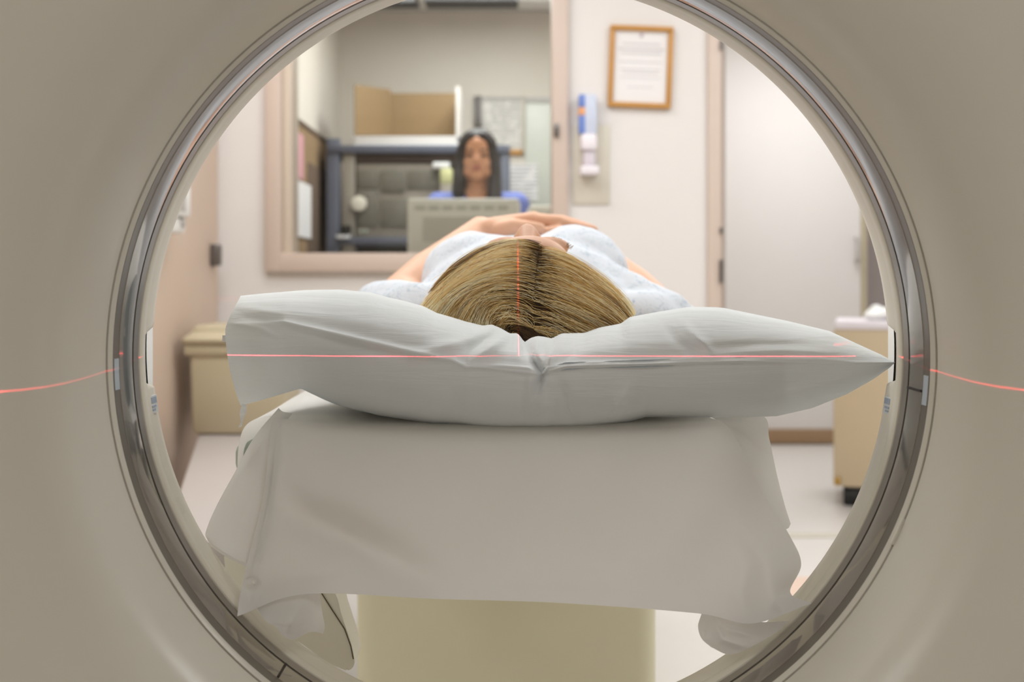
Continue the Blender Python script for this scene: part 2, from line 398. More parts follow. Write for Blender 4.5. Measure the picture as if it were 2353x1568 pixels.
# window
win = struct('window_1', box(wx0, pxx(650, WY), WY-.03, WY+.13, wz0, wz1, .006), M_trim)
def wpart(name, *a, m=M_trim, bev=.005): return obj(name, box(*a, bev), m, win)
wpart('frame_step', pxx(650, WY), pxx(672, WY), WY-.012, WY+.12, wz0+.03, wz1, m=mat('frame_cream', (202, 188, 172), .5))
wpart('frame_right', pxx(1268, WY), wx1, WY-.03, WY+.13, wz0, wz1)
wpart('frame_sill', pxx(645, WY), pxx(1270, WY), WY-.032, WY+.13, wz0, pyz(582, WY))
wpart('frame_head', pxx(645, WY), pxx(1270, WY), WY-.03, WY+.13, wz1-.07, wz1)
wpart('latch', pxx(1272, WY), pxx(1283, WY), WY-.045, WY-.028, pyz(318, WY), pyz(287, WY), m=M_metal, bev=.003)
obj('pane', box(pxx(668, WY), pxx(1272, WY), WY+.06, WY+.066, wz0+.06, wz1-.06), M_glass, win, smooth=False)
# side door on the left wall
d = struct('door_1', box(XL, XL+.02, 3.1, 4.155, .005, 2.1, .004), M_pink)
lv = obj('lever_handle', cyl((XL+.026, 4.07, pyz(600, 4.11)), .022, .012, 'X', 16), M_metal, d)
obj('lever', box(XL+.02, XL+.055, 4.04, 4.085, pyz(612, 4.11), pyz(562, 4.11), .008), M_metal, lv)

# ------------------------------------------------------------------ things on the walls
# crooked certificate
fx, fz = (pxx(1402, WY)+pxx(1540, WY))/2, (pyz(60, WY)+pyz(250, WY))/2
fr = thing('picture_frame', (fx, WY, fz), 'oak picture frame with a printed certificate hanging crooked on the white wall', 'picture frame')
hw, hh, fw = .117, .151, .0185
R2 = Matrix.Translation((fx, WY, fz)) @ Matrix.Rotation(math.radians(2.1), 4, 'Y')
for nm, a in (('frame_rail', (-hw, hw, -.022, 0, hh-fw, hh)), ('frame_rail', (-hw, hw, -.022, 0, -hh, -hh+fw)),
              ('frame_stile', (-hw, -hw+fw, -.021, 0, -hh+fw, hh-fw)), ('frame_stile', (hw-fw, hw, -.021, 0, -hh+fw, hh-fw))):
    obj(nm, box(*a, .004, mtx=R2), M_wood, fr)
c = obj('certificate', box(-hw+fw, hw-fw, -.008, -.001, -hh+fw, hh-fw, mtx=R2), M_paper, fr, smooth=False)
for k, (zz, ww, th) in enumerate(((.118, .012, .016), (.085, .14, .006), (.066, .17, .008), (.05, .15, .006), (.018, .16, .004), (-.01, .15, .004), (-.022, .13, .004), (-.04, .15, .003), (-.075, .1, .003))):
    obj('print_line', box(-ww/2, ww/2, -.0086, -.008, zz-th/2, zz+th/2, mtx=R2), mat('print_grey', (196, 192, 194), .8) if k else mat('seal_mauve', (176, 160, 170), .8), c, smooth=False)
# plate and dispenser beside the window
pl = obj('wall_plate', box(pxx(1316, WY), pxx(1401, WY), WY-.008, WY, pyz(470, WY), pyz(288, WY), .003), M_plate)
tag(pl, 'flat beige plate fixed to the wall behind the sanitizer dispenser', 'wall plate')
dsx = pxx(1348, WY)
ds = thing('sanitizer_dispenser', (dsx, WY-.01, pyz(405, WY)), 'slim blue and white sanitizer dispenser mounted over the beige wall plate', 'dispenser')
obj('cartridge', box(pxx(1329, WY), pxx(1369, WY), WY-.06, WY-.004, pyz(312, WY), pyz(222, WY), .006), M_bluel, ds)
for y0, y1, m_ in ((223, 252, M_blue), (252, 270, M_orange), (270, 311, M_blue)):
    obj('stripe', box(pxx(1328.5, WY), pxx(1342, WY), WY-.062, WY-.01, pyz(y1, WY), pyz(y0, WY), .002), m_, ds)
obj('housing', box(pxx(1332, WY), pxx(1369, WY), WY-.075, WY-.006, pyz(350, WY), pyz(312, WY), .012), M_lilac, ds)
obj('push_bar', box(pxx(1338, WY), pxx(1366, WY), WY-.06, WY-.008, pyz(388, WY), pyz(348, WY), .01), mat('lilac_grey', (206, 198, 206), .5), ds)
obj('nozzle_tray', box(pxx(1331, WY), pxx(1373, WY), WY-.085, WY-.006, pyz(405, WY), pyz(386, WY), .006), M_lilac, ds)
# dispenser on the left door
y0, y1 = 3.26, 3.53
bx = thing('towel_dispenser', (XL+.02, 3.4, pyz(540, 3.5)), 'white plastic dispenser with grey window hanging on the beige door', 'dispenser')
obj('case', box(XL+.02, XL+.1, y0, y1, pyz(500, 3.5), pyz(425, 3.5), .012), M_plastic_w, bx)
obj('window', box(XL+.098, XL+.103, y0+.08, y1-.07, pyz(488, 3.5), pyz(440, 3.5), .001), M_grey, bx)
obj('outlet', box(XL+.02, XL+.085, y0+.02, y1-.005, pyz(538, 3.5), pyz(499, 3.5), .014), M_plastic_w, bx)
obj('knob', cyl((XL+.088, y1-.05, pyz(512, 3.5)), .014, .01, 'X', 14), M_grey, bx)

# ------------------------------------------------------------------ bin, bench, cart
Rz = Matrix.Translation((-1.03, 3.72, 0)) @ Matrix.Rotation(math.radians(13), 4, 'Z')
bn = thing('bench', (-.75, 3.0, 0), 'low white vinyl bench under the cream bin by the left wall', 'bench')
obj('seat_pad', box(0, .36, -1.62, .02, .44, .5, .015, mtx=Rz), M_bench, bn)
obj('cabinet_base', box(.03, .33, -1.58, -.01, .02, .44, .004, mtx=Rz), M_plastic_w, bn)
for sx in (.2,):
    obj('seam', box(sx, sx+.006, -1.61, .0, .499, .502, mtx=Rz), M_grey, bn, smooth=False)
for sx in (.06, .30):
    for sy in (-1.54, -.06): obj('foot', box(sx-.02, sx+.02, sy-.02, sy+.02, 0, .03, .004, mtx=Rz), M_metal, bn)
bi = thing('waste_bin', (-.9, 3.75, .5), 'cream plastic bin with a domed lid standing on the white bench', 'bin')
bm = box(-1.03, -.72, 3.60, 3.88, .5, .79, .02)
for v in bm.verts:
    if v.co.z < .6: v.co.x = -.875+(v.co.x+.875)*.95
obj('body', bm, M_bin, bi)
bm = box(-1.052, -.70, 3.58, 3.90, .785, .85, .02, 3)
for v in bm.verts:
    if v.co.z > .82: v.co.x = -.876+(v.co.x+.876)*.84; v.co.y = 3.74+(v.co.y-3.74)*.8
obj('lid', bm, M_bin, bi); obj('rim', box(-1.042, -.71, 3.59, 3.89, .755, .786, .006), M_bin, bi)

CY = 4.952
cx0 = pxx(1915, CY); RC = Matrix.Translation((cx0, CY, 0)) @ Matrix.Rotation(math.radians(-17), 4, 'Z')
ct = thing('supply_cart', (cx0+.25, CY+.22, 0), 'tan supply cart on black casters in the doorway with a white top', 'cart')
cz0, cz1 = pyz(1118, CY), pyz(757, CY)
obj('cabinet', box(0, .56, 0, .45, cz0, cz1, .008, mtx=RC), M_tan, ct)
obj('top', box(.006, .57, -.005, .46, cz1, pyz(738, CY), .008, mtx=RC), M_lilac, ct)
obj('corner_bumper', ellipsoid((cx0+.014, CY-.012, pyz(1105, CY)), (.013, .012, .018)), M_brass, ct)
for sx in (.085, .47):
    for sy in (.06, .39):
        bm = cyl((sx, sy, .045), .045, .09, 'X', 20, bev=.008); bmesh.ops.transform(bm, matrix=RC, verts=bm.verts)
        w_ = obj('caster', bm, M_black, ct)
        obj('caster_fork', box(sx-.03, sx+.03, sy-.03, sy+.03, .08, cz0, .004, mtx=RC), M_metal, w_)
obj('door_seam', box(.28, .284, -.003, .01, cz0+.03, cz1-.03, mtx=RC), M_bin, ct, smooth=False)
bm = ellipsoid((1.665, CY+.15, pyz(738, CY)+.028), (.07, .07, .03)); ellipsoid((1.62, CY+.1, pyz(738, CY)+.02), (.05, .05, .022), bm)
ellipsoid((1.64, CY+.14, pyz(738, CY)+.045), (.03, .03, .025), bm)
me = remesh(bm, .006, 3); tag(link('crumpled_cloth', me, M_plastic_w, sharp=0), 'crumpled white cloth lying on top of the tan cart', 'cloth')

# ------------------------------------------------------------------ control room contents
RY = 5.6
def rx(px): return pxx(px, RY)
def rz_(py): return pyz(py, RY)
rk = thing('storage_rack', (rx(950), RY+.3, 0), 'blue grey metal storage rack full of dark equipment behind the operator', 'rack')
obj('post', box(rx(750), rx(780), RY, RY+.05, 0, rz_(318), .004), M_rack, rk)
obj('post', box(rx(1150), rx(1172), RY, RY+.05, 0, rz_(338), .004), M_rack, rk)
obj('post', box(rx(770), rx(792), RY+.5, RY+.55, 0, rz_(338), .004), M_rack, rk)
obj('shelf', box(rx(752), rx(1172), RY-.01, RY+.55, rz_(352), rz_(334), .004), M_rack, rk)
obj('shelf', box(rx(780), rx(1172), RY-.01, RY+.55, rz_(562), rz_(545), .004), M_rack, rk)
obj('shelf_shade', box(rx(815), rx(1172), RY+.02, RY+.04, rz_(372), rz_(352), .002), M_dark, rk)  # dark strip painted in for the shade under the top shelf
obj('back_panel', box(rx(785), rx(1172), RY+.54, RY+.56, .3, rz_(352)), M_dark, rk, smooth=False)
obj('side_strip', box(rx(787), rx(815), RY+.01, RY+.03, rz_(600), rz_(352), .003), M_unitl, rk)
eq = thing('equipment_cabinet', (rx(905), RY+.25, rz_(545)), 'grey electronics cabinet with dark panels standing in the rack', 'electronics')
obj('case', box(rx(817), rx(1020), RY+.03, RY+.5, rz_(545), rz_(374), .005), M_unitl, eq)
for a in ((820, 868, 390, 432), (874, 930, 390, 440), (936, 1012, 390, 432), (820, 866, 436, 520), (874, 1012, 456, 520)):
    obj('panel', box(rx(a[0]), rx(a[1]), RY+.018, RY+.03, rz_(a[3]), rz_(a[2]), .003), M_unit, eq)
for px_ in (828, 840):
    obj('indicator_light', ellipsoid((rx(px_), RY+.024, rz_(531)), (.008, .006, .008), n=10), M_led, eq)
ck = thing('dial', (rx(825), RY-.012, rz_(468)), 'round white dial hanging on the front of the rack', 'dial')
obj('face', cyl((rx(825), RY-.004, rz_(468)), .038, .02, 'Y', 28, bev=.004), mat('dial_cream', (226, 220, 204), .5), ck)
obj('mount', box(rx(818), rx(832), RY+.004, RY+.02, rz_(475), rz_(461)), M_dark, ck)
tag(obj('small_pot', cyl((rx(797), RY-.02, rz_(530)), .02, .045, 'Z', 16, r2=.026), M_black), 'small black pot on the shelf ledge by the rack post', 'pot')
tag(obj('paper_pad', box(rx(775), rx(806), RY-.04, RY-.01, rz_(549), rz_(541), .003), M_paper), 'little white pad under the black pot on the rack', 'pad')
cn = thing('cleaning_bottle', (rx(1030), RY+.02, rz_(422)), 'yellow and white bottle standing in the rack beside the operator', 'bottle')
obj('bottle_body', box(rx(1012), rx(1040), RY-.03, RY+.02, rz_(424), rz_(388), .01), mat('pale_yellow', (204, 204, 150), .5), cn)
obj('trigger_head', box(rx(995), rx(1034), RY-.025, RY+.015, rz_(388), rz_(374), .006), M_plastic_w, cn)
obj('bottle_foot', box(rx(1012), rx(1040), RY-.03, RY+.02, rz_(545), rz_(424), .004), M_unitl, cn)
# white file stack and open cardboard box on the rack top
for k, (a, c_, z0, z1) in enumerate(((812, 1052, 334, 326), (816, 1048, 326, 319), (810, 1050, 319, 312))):
    tag(obj('file_folder', box(rx(a), rx(c_), RY+.02, RY+.4, rz_(z0), rz_(z1), .002), (M_paper, M_cardw, M_paper)[k]),
        ('bottom white folder lying directly on the rack shelf', 'middle white folder between two folders on the rack', 'top white folder directly under the open cardboard box')[k], 'folder', 'folders on the rack top')
cb = thing('cardboard_box', (rx(930), RY+.2, rz_(312)), 'open brown cardboard box tipped on its side on the rack', 'box')
z0, z1 = rz_(312), rz_(202)
obj('box_back', box(rx(862), rx(1048), RY+.34, RY+.345, z0, z1+.03), M_card, cb, smooth=False)
me = bpy.data.meshes.new('box_side'); xa, xb = rx(815), rx(838)-.005
me.from_pydata([(rx(815), RY+.02, z0), (rx(872)+.02, RY+.345, z0), (rx(872)+.02, RY+.345, z1+.05), (rx(815), RY+.02, z1+.02), (rx(815)-.005, RY+.02, z0), (rx(872)+.015, RY+.35, z0), (rx(872)+.015, RY+.35, z1+.05), (rx(815)-.005, RY+.02, z1+.02)], [],
               [(0, 1, 2, 3), (4, 7, 6, 5), (0, 3, 7, 4), (1, 5, 6, 2), (3, 2, 6, 7), (0, 4, 5, 1)])
link('box_side', me, M_card, cb, smooth=False)
obj('box_bottom', box(rx(815), rx(1046), RY+.02, RY+.345, z0, z0+.005), M_card, cb, smooth=False)
obj('box_flap', box(rx(1047), rx(1056), RY+.02, RY+.345, z0, z1+.01), M_cardw, cb, smooth=False)
# corkboard on the control room's left wall, papers on it
def wy(px): return (CL+.012)*F/(px-CX)
bo = thing('corkboard', (CL, 5.6, 1.2), 'brown cork pinboard on the control room side wall', 'pinboard')
obj('cork', box(CL+.001, CL+.012, wy(665), wy(772), 1.12, 1.70), M_cork, bo, smooth=False)
obj('board_edge', box(CL+.001, CL+.02, wy(664), wy(772), 1.70, 1.72, .003), M_corkd, bo)
obj('lower_panel', box(CL+.001, CL+.016, wy(706), wy(772), 1.12, 1.55, .003), M_corkd, bo)
def pin(name, a, b_, t_, u, m_, lab, off=.014):
    tag(obj(name, box(CL+off, CL+off+.003, wy(a), wy(b_), pyz(u, wy(a)), pyz(t_, wy(a))), m_, smooth=False), lab, 'paper', 'papers pinned on the cork')
pin('paper_sheet', 665, 695, 292, 400, M_pinkp, 'pink sheet pinned on the cork board behind the window')
pin('paper_sheet', 665, 711, 407, 540, M_paper, 'white sheet pinned below the pink one on the cork', .018)
# console, monitors
ds_ = thing('console_desk', (-.2, 4.75, 0), 'grey console desk carrying the monitors below the window', 'desk')
obj('worktop', box(CL+.02, CR-.02, WY+.14, 4.80, .96, 1.0, .004), M_grey, ds_)
for sx in (CL+.03, -.1, CR-.06): obj('panel', box(sx, sx+.03, WY+.16, 4.78, 0, .96), M_grey, ds_, smooth=False)
def monitor(name, x0, x1, zt, Y0, lab):
    o = thing(name, ((x0+x1)/2, Y0+.2, 1.0), lab, 'monitor')
    bm = box(x0, x1, Y0, Y0+.28, 1.04, zt, .012)
    obj('case', bm, M_crt, o)
    obj('bezel', box(x0-.006, x1+.006, Y0+.24, Y0+.31, 1.03, zt+.004, .01), M_crt, o)
    obj('screen', box(x0+.03, x1-.03, Y0+.306, Y0+.313, 1.06, zt-.03), M_black, o, smooth=False)
    obj('stand', box((x0+x1)/2-.1, (x0+x1)/2+.1, Y0+.03, Y0+.24, 1.0, 1.045, .01), M_crt, o)
    n = int((x1-x0)/.055)
    for k in range(n):
        xx = x0+.03+(x1-x0-.06)*k/n
        obj('vent', box(xx, xx+(x1-x0-.06)/n-.014, Y0-.0015, Y0+.01, zt-.045, zt-.03), M_crtd, o, smooth=False)
    for k in range(9):
        zz = zt-.075-k*.011
        if zz > 1.1: obj('vent', box(x0+.06, x1-.03, Y0-.0015, Y0+.01, zz-.006, zz), M_crtd, o, smooth=False)
    return o
MY = 4.45
monitor('monitor', pxx(936, MY), pxx(1193, MY), pyz(456, MY), MY, 'beige monitor seen from behind with vents in front of the operator')
monitor('monitor', pxx(1216, MY+.1), pxx(1290, MY+.1), pyz(472, MY+.1), MY+.1, 'second beige monitor partly hidden behind the window jamb')
# far wall boards
BY = CFAR
def bx_(px): return pxx(px, BY)
def bz_(py): return pyz(py, BY)
nb = thing('notice_board', (bx_(1155), BY, bz_(290)), 'printed notice in a thin frame behind the operator', 'notice board')
obj('page', box(bx_(1108), bx_(1200), BY-.012, BY, bz_(345), bz_(228)), M_doc2, nb, smooth=False)
obj('frame_rail', box(bx_(1105), bx_(1204), BY-.02, BY, bz_(357), bz_(344), .004), M_wood, nb)
obj('frame_rail', box(bx_(1105), bx_(1204), BY-.02, BY, bz_(230), bz_(223), .004), M_grey, nb)
obj('frame_stile', box(bx_(1198), bx_(1205), BY-.02, BY, bz_(357), bz_(223), .004), M_plate, nb)
wb = thing('whiteboard', (bx_(1250), BY, bz_(480)), 'pale green whiteboard with a grey top rail beside the framed notice', 'whiteboard')
obj('panel', box(bx_(1208), bx_(1330), BY-.012, BY, bz_(500), bz_(235), .003), M_wb, wb)
obj('top_rail', box(bx_(1206), bx_(1330), BY-.02, BY, bz_(238), bz_(224), .003), M_grey, wb)
tag(obj('paper_sheet', box(bx_(1170), bx_(1236), BY-.018, BY-.0135, bz_(462), bz_(378)), M_doc, smooth=False), 'printed sheet stuck low between notice and whiteboard', 'paper')
ph = thing('wall_phone', (bx_(1097), BY, bz_(255)), 'dark wall telephone mounted above the operator', 'telephone')
obj('base', box(bx_(1088), bx_(1110), BY-.03, BY, bz_(290), bz_(222), .006), M_grey, ph)
obj('handset', tube([(bx_(1099), BY-.05, bz_(226)), (bx_(1099), BY-.06, bz_(240)), (bx_(1099), BY-.06, bz_(270)), (bx_(1099), BY-.05, bz_(286))], [.02, .013, .013, .02], 10), mat('phone_grey', (112, 106, 104), .5), ph)
for k, (a, b_) in enumerate(((830, 968), (984, 1190))):
    v = thing('air_vent', ((bx_(a)+bx_(b_))/2, 6.15, CT), ('dark ceiling vent above the rack, the shorter one', 'dark ceiling vent above the rack, the longer one')[k], 'vent', 'ceiling vents in the control room')
    obj('vent_tray', box(bx_(a), bx_(b_), 6.0, 6.3, CT-.012, CT, .002), M_dark if 0 else mat('vent_dark', (70, 68, 68), .6), v)
    for j in range(4): obj('slat', box(bx_(a)+.01, bx_(b_)-.01, 6.03+j*.07, 6.06+j*.07, CT-.02, CT-.01, .002), mat('vent_slat', (88, 86, 86), .6), v)

# ------------------------------------------------------------------ CT scanner
sg = thing('ct_scanner', (AX, 1.15, 0), 'cream CT scanner with a round bore framing the patient', 'scanner')
front = [(.3600, .9672), (.3538, .9625), (.3545, .9605), (.3555, .9530), (.3580, .9380), (.3615, .9220), (.3665, .9060), (.3745, .8910), (.3870, .8780), (.406, .8670), (.434, .8580), (.475, .8520), (.53, .8490), (.63, .848), (.78, .848), (.86, .858), (.905, .895), (.92, .96), (.92, 1.12)]
obj('front_cover', revolve(front), M_gantry, sg, sharp=50)
obj('trim_ring', revolve([(.3505, .9735), (.3505, .9705), (.3508, .9690), (.3529, .9648), (.3540, .9650), (.3605, .9680)]), M_gantry, sg, sharp=60)
obj('outer_band', revolve([(.355, .9705), (.3502, .9705), (.3502, .984), (.355, .984)]), M_ringm, sg)
obj('scan_window', revolve([(.3520, .984), (.3498, .9845), (.3495, .990), (.3490, 1.0), (.3494, 1.012), (.3498, 1.0175), (.353, 1.018)]), M_ring, sg)
obj('groove', revolve([(.3525, 1.0165), (.3525, 1.0225)]), M_gap, sg)
obj('inner_band', revolve([(.3535, 1.0216), (.3499, 1.0216), (.3499, 1.0340), (.3535, 1.0340)]), mat('ring_inner', (140, 134, 127), .3, metal=.5), sg)
obj('groove', revolve([(.3522, 1.033), (.3522, 1.0405)]), M_olive, sg)
obj('liner_ring', revolve([(.354, 1.0388), (.3506, 1.0388), (.3499, 1.0396), (.3500, 1.0545), (.3515, 1.056), (.3700, 1.058)]), M_liner, sg, sharp=60)
# joint in the ring, tapes, stickers
def band_patch(a0, a1, y0, y1, r, bm=None, n=8, th=.0006):
    bm = bm or bmesh.new(); rows = []
    for i in range(n+1):
        a = math.radians(a0+(a1-a0)*i/n); ca, sa = math.cos(a), math.sin(a)
        rows.append([bm.verts.new((AX+rr*ca, yy, AZ+rr*sa)) for rr, yy in ((r+.002, y0), (r-th, y0), (r-th, y1), (r+.002, y1))])
    for p, q in zip(rows, rows[1:]):
        for j in range(4): bm.faces.new((p[j], p[(j+1) % 4], q[(j+1) % 4], q[j]))
    bm.faces.new(rows[0]); bm.faces.new(rows[-1][::-1]); return bm
for a in (-4.9, 232.5): obj('ring_joint', band_patch(a, a+.35, .9845, 1.0175, .349, th=.001), M_gap, sg)
obj('pale_tape', band_patch(180.0, 184.4, .9716, .9828, .3502), M_tape, sg)
obj('pale_tape', band_patch(-6.6, -2.4, .9716, .9828, .3502), M_tape, sg)
# bore covers, upper and lower, with cut-back ends
def cover(a0, a1, chf):
    prof = lambda c: [(.3515, 1.0545), (.3502, 1.0545), (.3503, 1.0575), (.3545, 1.0575+(1.085-1.0575)*c), (.3592, 1.0575+(1.106-1.0575)*c), (.362, 1.0575+(1.1085-1.0575)*c), (.366, 1.0575+(1.1085-1.0575)*c), (.367, 1.06)]
    bm = bmesh.new(); n = 150; rows = []
    ts = sorted(set([i/n for i in range(n+1)]+[chf*k/5/abs(a1-a0) for k in range(5)]+[1-chf*k/5/abs(a1-a0) for k in range(5)]))
    for t in ts:
        ang = a0+(a1-a0)*t; e = min(t, 1-t)*abs(a1-a0); c = min(1, .30+.70*math.sin(min(1, e/chf)*math.pi/2))
        a = math.radians(ang); rows.append([bm.verts.new((AX+r*math.cos(a), y, AZ+r*math.sin(a))) for r, y in prof(c)])
    m = len(rows[0])
    for p, q in zip(rows, rows[1:]):
        for j in range(m): bm.faces.new((p[j], p[(j+1) % m], q[(j+1) % m], q[j]))
    bm.faces.new(rows[0]); bm.faces.new(rows[-1][::-1]); return bm
obj('upper_bore_cover', cover(3.1, 177.2, .9), M_liner, sg, sharp=50)
lo = obj('lower_bore_cover', cover(-4.3, -175.3, 1.4), M_liner, sg, sharp=50)
for side, a in ((1, 188.2), (-1, -8.4)):
    st = obj('sticker', band_patch(a-1.35, a+1.35, 1.066, 1.0865, .3538, th=.0016), M_label, lo)
for side, a in ((1, 188.2), (-1, -8.4)):
    for k, (o0, o1) in enumerate(((-1.1, -.2), (.15, .5), (.7, 1.0))):
        s = 1 if side > 0 else -1
        bmp = band_patch(a+s*o0, a+s*o1, 1.069, 1.084-.003*k, .3538, th=.0021)
        obj('sticker_print', bmp, M_print, lo)
obj('access_tab', band_patch(203.0, 205.6, 1.0555, 1.0665, .3512, th=.001), M_liner, lo)
for sgn, pxe in ((-1, 333.5), (1, 2059)):  # added white plates on brackets, imitating light through the bore cover gaps
    xx = pxx(pxe, 1.26)
    obj('gap_light_plate', box(min(xx, xx+sgn*.03), max(xx, xx+sgn*.03), 1.23, 1.29, .86, .97, .003), M_plastic_w, sg)
    obj('gap_plate_bracket', box(min(xx+sgn*.01, xx+sgn*.2), max(xx+sgn*.01, xx+sgn*.2), 1.20, 1.25, .90, .93, .004), M_plastic_w, sg)
rear = [(.3660, 1.1075), (.368, 1.112), (.376, 1.122), (.40, 1.142), (.44, 1.165), (.50, 1.185), (.60, 1.20), (.80, 1.205), (.89, 1.19), (.92, 1.15), (.92, 1.10)]
obj('rear_cover', revolve(rear), M_gantry, sg, sharp=50)
obj('gantry_base', box(AX-.75, AX+.75, .93, 1.16, 0, .25, .02), M_gantry, sg)
# small clip tab on the front seam at lower right
obj('seam_tab', band_patch(-26.5, -22.6, .9632, .9690, .3528, th=.0012), M_gantry, sg)

# ------------------------------------------------------------------ scan table
tb = thing('scan_table', (0, 2.4, 0), 'cream patient table on a wide olive pedestal sliding through the scanner', 'table')
bm = box(pxx(815, 1.95), pxx(1512, 1.95), 1.95, 3.3, 0, .775, .035, 4); obj('pedestal', bm, M_tableb, tb)
obj('carriage', box(-.24, .22, 1.98, 3.35, .775, .82, .01), M_tablec, tb)
bm = bmesh.new(); prof = [(-.225, .822), (-.21, .829), (-.17, .836), (-.1, .836), (0, .836), (.1, .836), (.15, .836), (.19, .829), (.205, .822), (.17, .812), (.1, .806), (0, .805), (-.1, .806), (-.19, .812)]
ra = [bm.verts.new((x, 1.172, z)) for x, z in prof]; rb = [bm.verts.new((x, 3.3, z)) for x, z in prof]
for k in range(len(prof)): bm.faces.new((ra[k], ra[(k+1) % len(prof)], rb[(k+1) % len(prof)], rb[k]))
bm.faces.new(ra); bm.faces.new(rb[::-1]); obj('cradle', bm, M_tablec, tb)
obj('side_rail', box(-.318, -.285, 1.29, 2.3, .775, .812, .012, 3), M_pad, tb)
obj('rail_bracket', box(-.29, -.2, 1.5, 1.54, .80, .825, .004), M_pad, tb)
# rounded cream end guard hanging under the left edge
gp = [(512, 1262), (650, 1290), (742, 1340), (772, 1368), (784, 1410), (797, 1450), (808, 1485), (814, 1515), (812, 1532), (801, 1541), (786, 1538), (745, 1518), (690, 1478), (600, 1425), (530, 1360)]
gp = catmull(np.array(gp+[gp[0]], float), 80)[:-1]; bm = bmesh.new(); GY = 1.21
fa = [bm.verts.new(P(x, y, GY)) for x, y in gp]; fb = [bm.verts.new(P(x, y, GY)+Vector((0, .05, 0))) for x, y in gp]
bm.faces.new(fa); bm.faces.new(fb[::-1])
for k in range(len(fa)): bm.faces.new((fa[k], fa[(k+1) % len(fa)], fb[(k+1) % len(fa)], fb[k]))
es = [e for e in bm.edges if all(v in fa for v in e.verts)]
bmesh.ops.bevel(bm, geom=es, offset=.003, segments=2, affect='EDGES')
eg = obj('end_guard', bm, M_tablec, tb)
obj('guard_seam', tube([P(738, 1362, GY-.001), P(765, 1405, GY-.001), P(792, 1446, GY-.001), P(806, 1485, GY-.001), P(812, 1515, GY-.001)], .0007, 6), M_olive, eg)
obj('guard_arm', box(-.26, -.16, GY+.01, GY+.04, .70, .815, .006), M_tablec, tb)

# ------------------------------------------------------------------ draped sheet
bm = bmesh.new()
fp = [
 [(700, 912, 1.46), (830, 912, 1.46), (1000, 912, 1.46), (1250, 912, 1.46), (1450, 912, 1.46), (1520, 912, 1.46), (1540, 912, 1.46)],
 [(652, 962, 1.22), (800, 963, 1.22), (1000, 964, 1.22), (1250, 964, 1.22), (1500, 962, 1.22), (1590, 959, 1.22), (1625, 957, 1.22)],
 [(627, 962, 1.172), (790, 984, 1.168), (1000, 988, 1.165), (1250, 988, 1.165), (1510, 984, 1.168), (1620, 975, 1.17), (1662, 972, 1.175)],
 [(620, 1012, 1.150), (780, 1030, 1.145), (1000, 1035, 1.142), (1260, 1035, 1.142), (1530, 1030, 1.145), (1650, 1022, 1.148), (1694, 1014, 1.158)],
 [(606, 1135, 1.118), (770, 1140, 1.122), (1000, 1140, 1.125), (1270, 1140, 1.125), (1550, 1135, 1.122), (1690, 1128, 1.120), (1747, 1122, 1.132)],
 [(580, 1245, 1.088), (760, 1250, 1.10), (1000, 1255, 1.108), (1275, 1260, 1.108), (1570, 1255, 1.10), (1740, 1240, 1.086), (1815, 1232, 1.10)],
 [(562, 1318, 1.06), (745, 1310, 1.086), (1000, 1320, 1.094), (1280, 1328, 1.094), (1580, 1330, 1.082), (1760, 1315, 1.060), (1841, 1298, 1.075)],
 [(550, 1378, 1.03), (722, 1345, 1.07), (1000, 1355, 1.083), (1280, 1362, 1.083), (1590, 1380, 1.066), (1750, 1380, 1.040), (1816, 1362, 1.055)],
 [(545, 1417, 1.005), (700, 1366, 1.058), (1000, 1377, 1.076), (1280, 1386, 1.078), (1600, 1410, 1.056), (1730, 1433, 1.020), (1864, 1387, 1.010)],
]
g = patch(fp, 150, 130)
g = ridges(g, [
 ([(640, 1140), (700, 1190), (850, 1260), (1010, 1355)], 46, -.026), ([(640, 962), (630, 1050), (616, 1160), (594, 1260), (574, 1330)], 11, .017), ([(625, 1180), (600, 1300)], 20, .008),
 ([(596, 1318), (590, 1390), (560, 1412)], 12, .006), ([(570, 1330), (582, 1345), (592, 1352)], 14, -.018),
 ([(1690, 1180), (1760, 1290), (1790, 1420)], 26, .008), ([(1720, 1280), (1700, 1360), (1725, 1430)], 22, -.008),
 ([(1660, 1000), (1640, 1100), (1560, 1250), (1430, 1370)], 80, .014), ([(1150, 1120), (1300, 1330)], 90, -.006),
 ([(1812, 1405), (1780, 1380)], 16, .010), ([(900, 1030), (1000, 1380)], 130, .004), ([(610, 1420), (700, 1375)], 12, .003)])
grid_bm(px2w(g), bm)
# front flap folded out at left
fl = [[(672, 950, 1.22), (650, 946, 1.215), (640, 938, 1.21)], [(640, 1000, 1.165), (602, 1006, 1.155), (584, 1005, 1.175)], [(630, 1090, 1.142), (578, 1090, 1.135), (541, 1083, 1.158)],
      [(618, 1160, 1.124), (556, 1166, 1.115), (498, 1162, 1.138)], [(600, 1238, 1.102), (534, 1238, 1.095), (473, 1222, 1.115)], [(580, 1305, 1.080), (520, 1272, 1.080), (477, 1243, 1.108)]]
grid_bm(px2w(ridges(patch(fl, 30, 60), [([(640, 960), (545, 1090), (478, 1215)], 10, .004), ([(590, 1010), (560, 1150), (520, 1260)], 18, -.005)])), bm)
un = [[(476, 1238, 1.112), (520, 1268, 1.09), (566, 1296, 1.075)], [(484, 1256, 1.106), (522, 1282, 1.09), (568, 1305, 1.078)]]
grid_bm(px2w(patch(un, 16, 6)), bm)
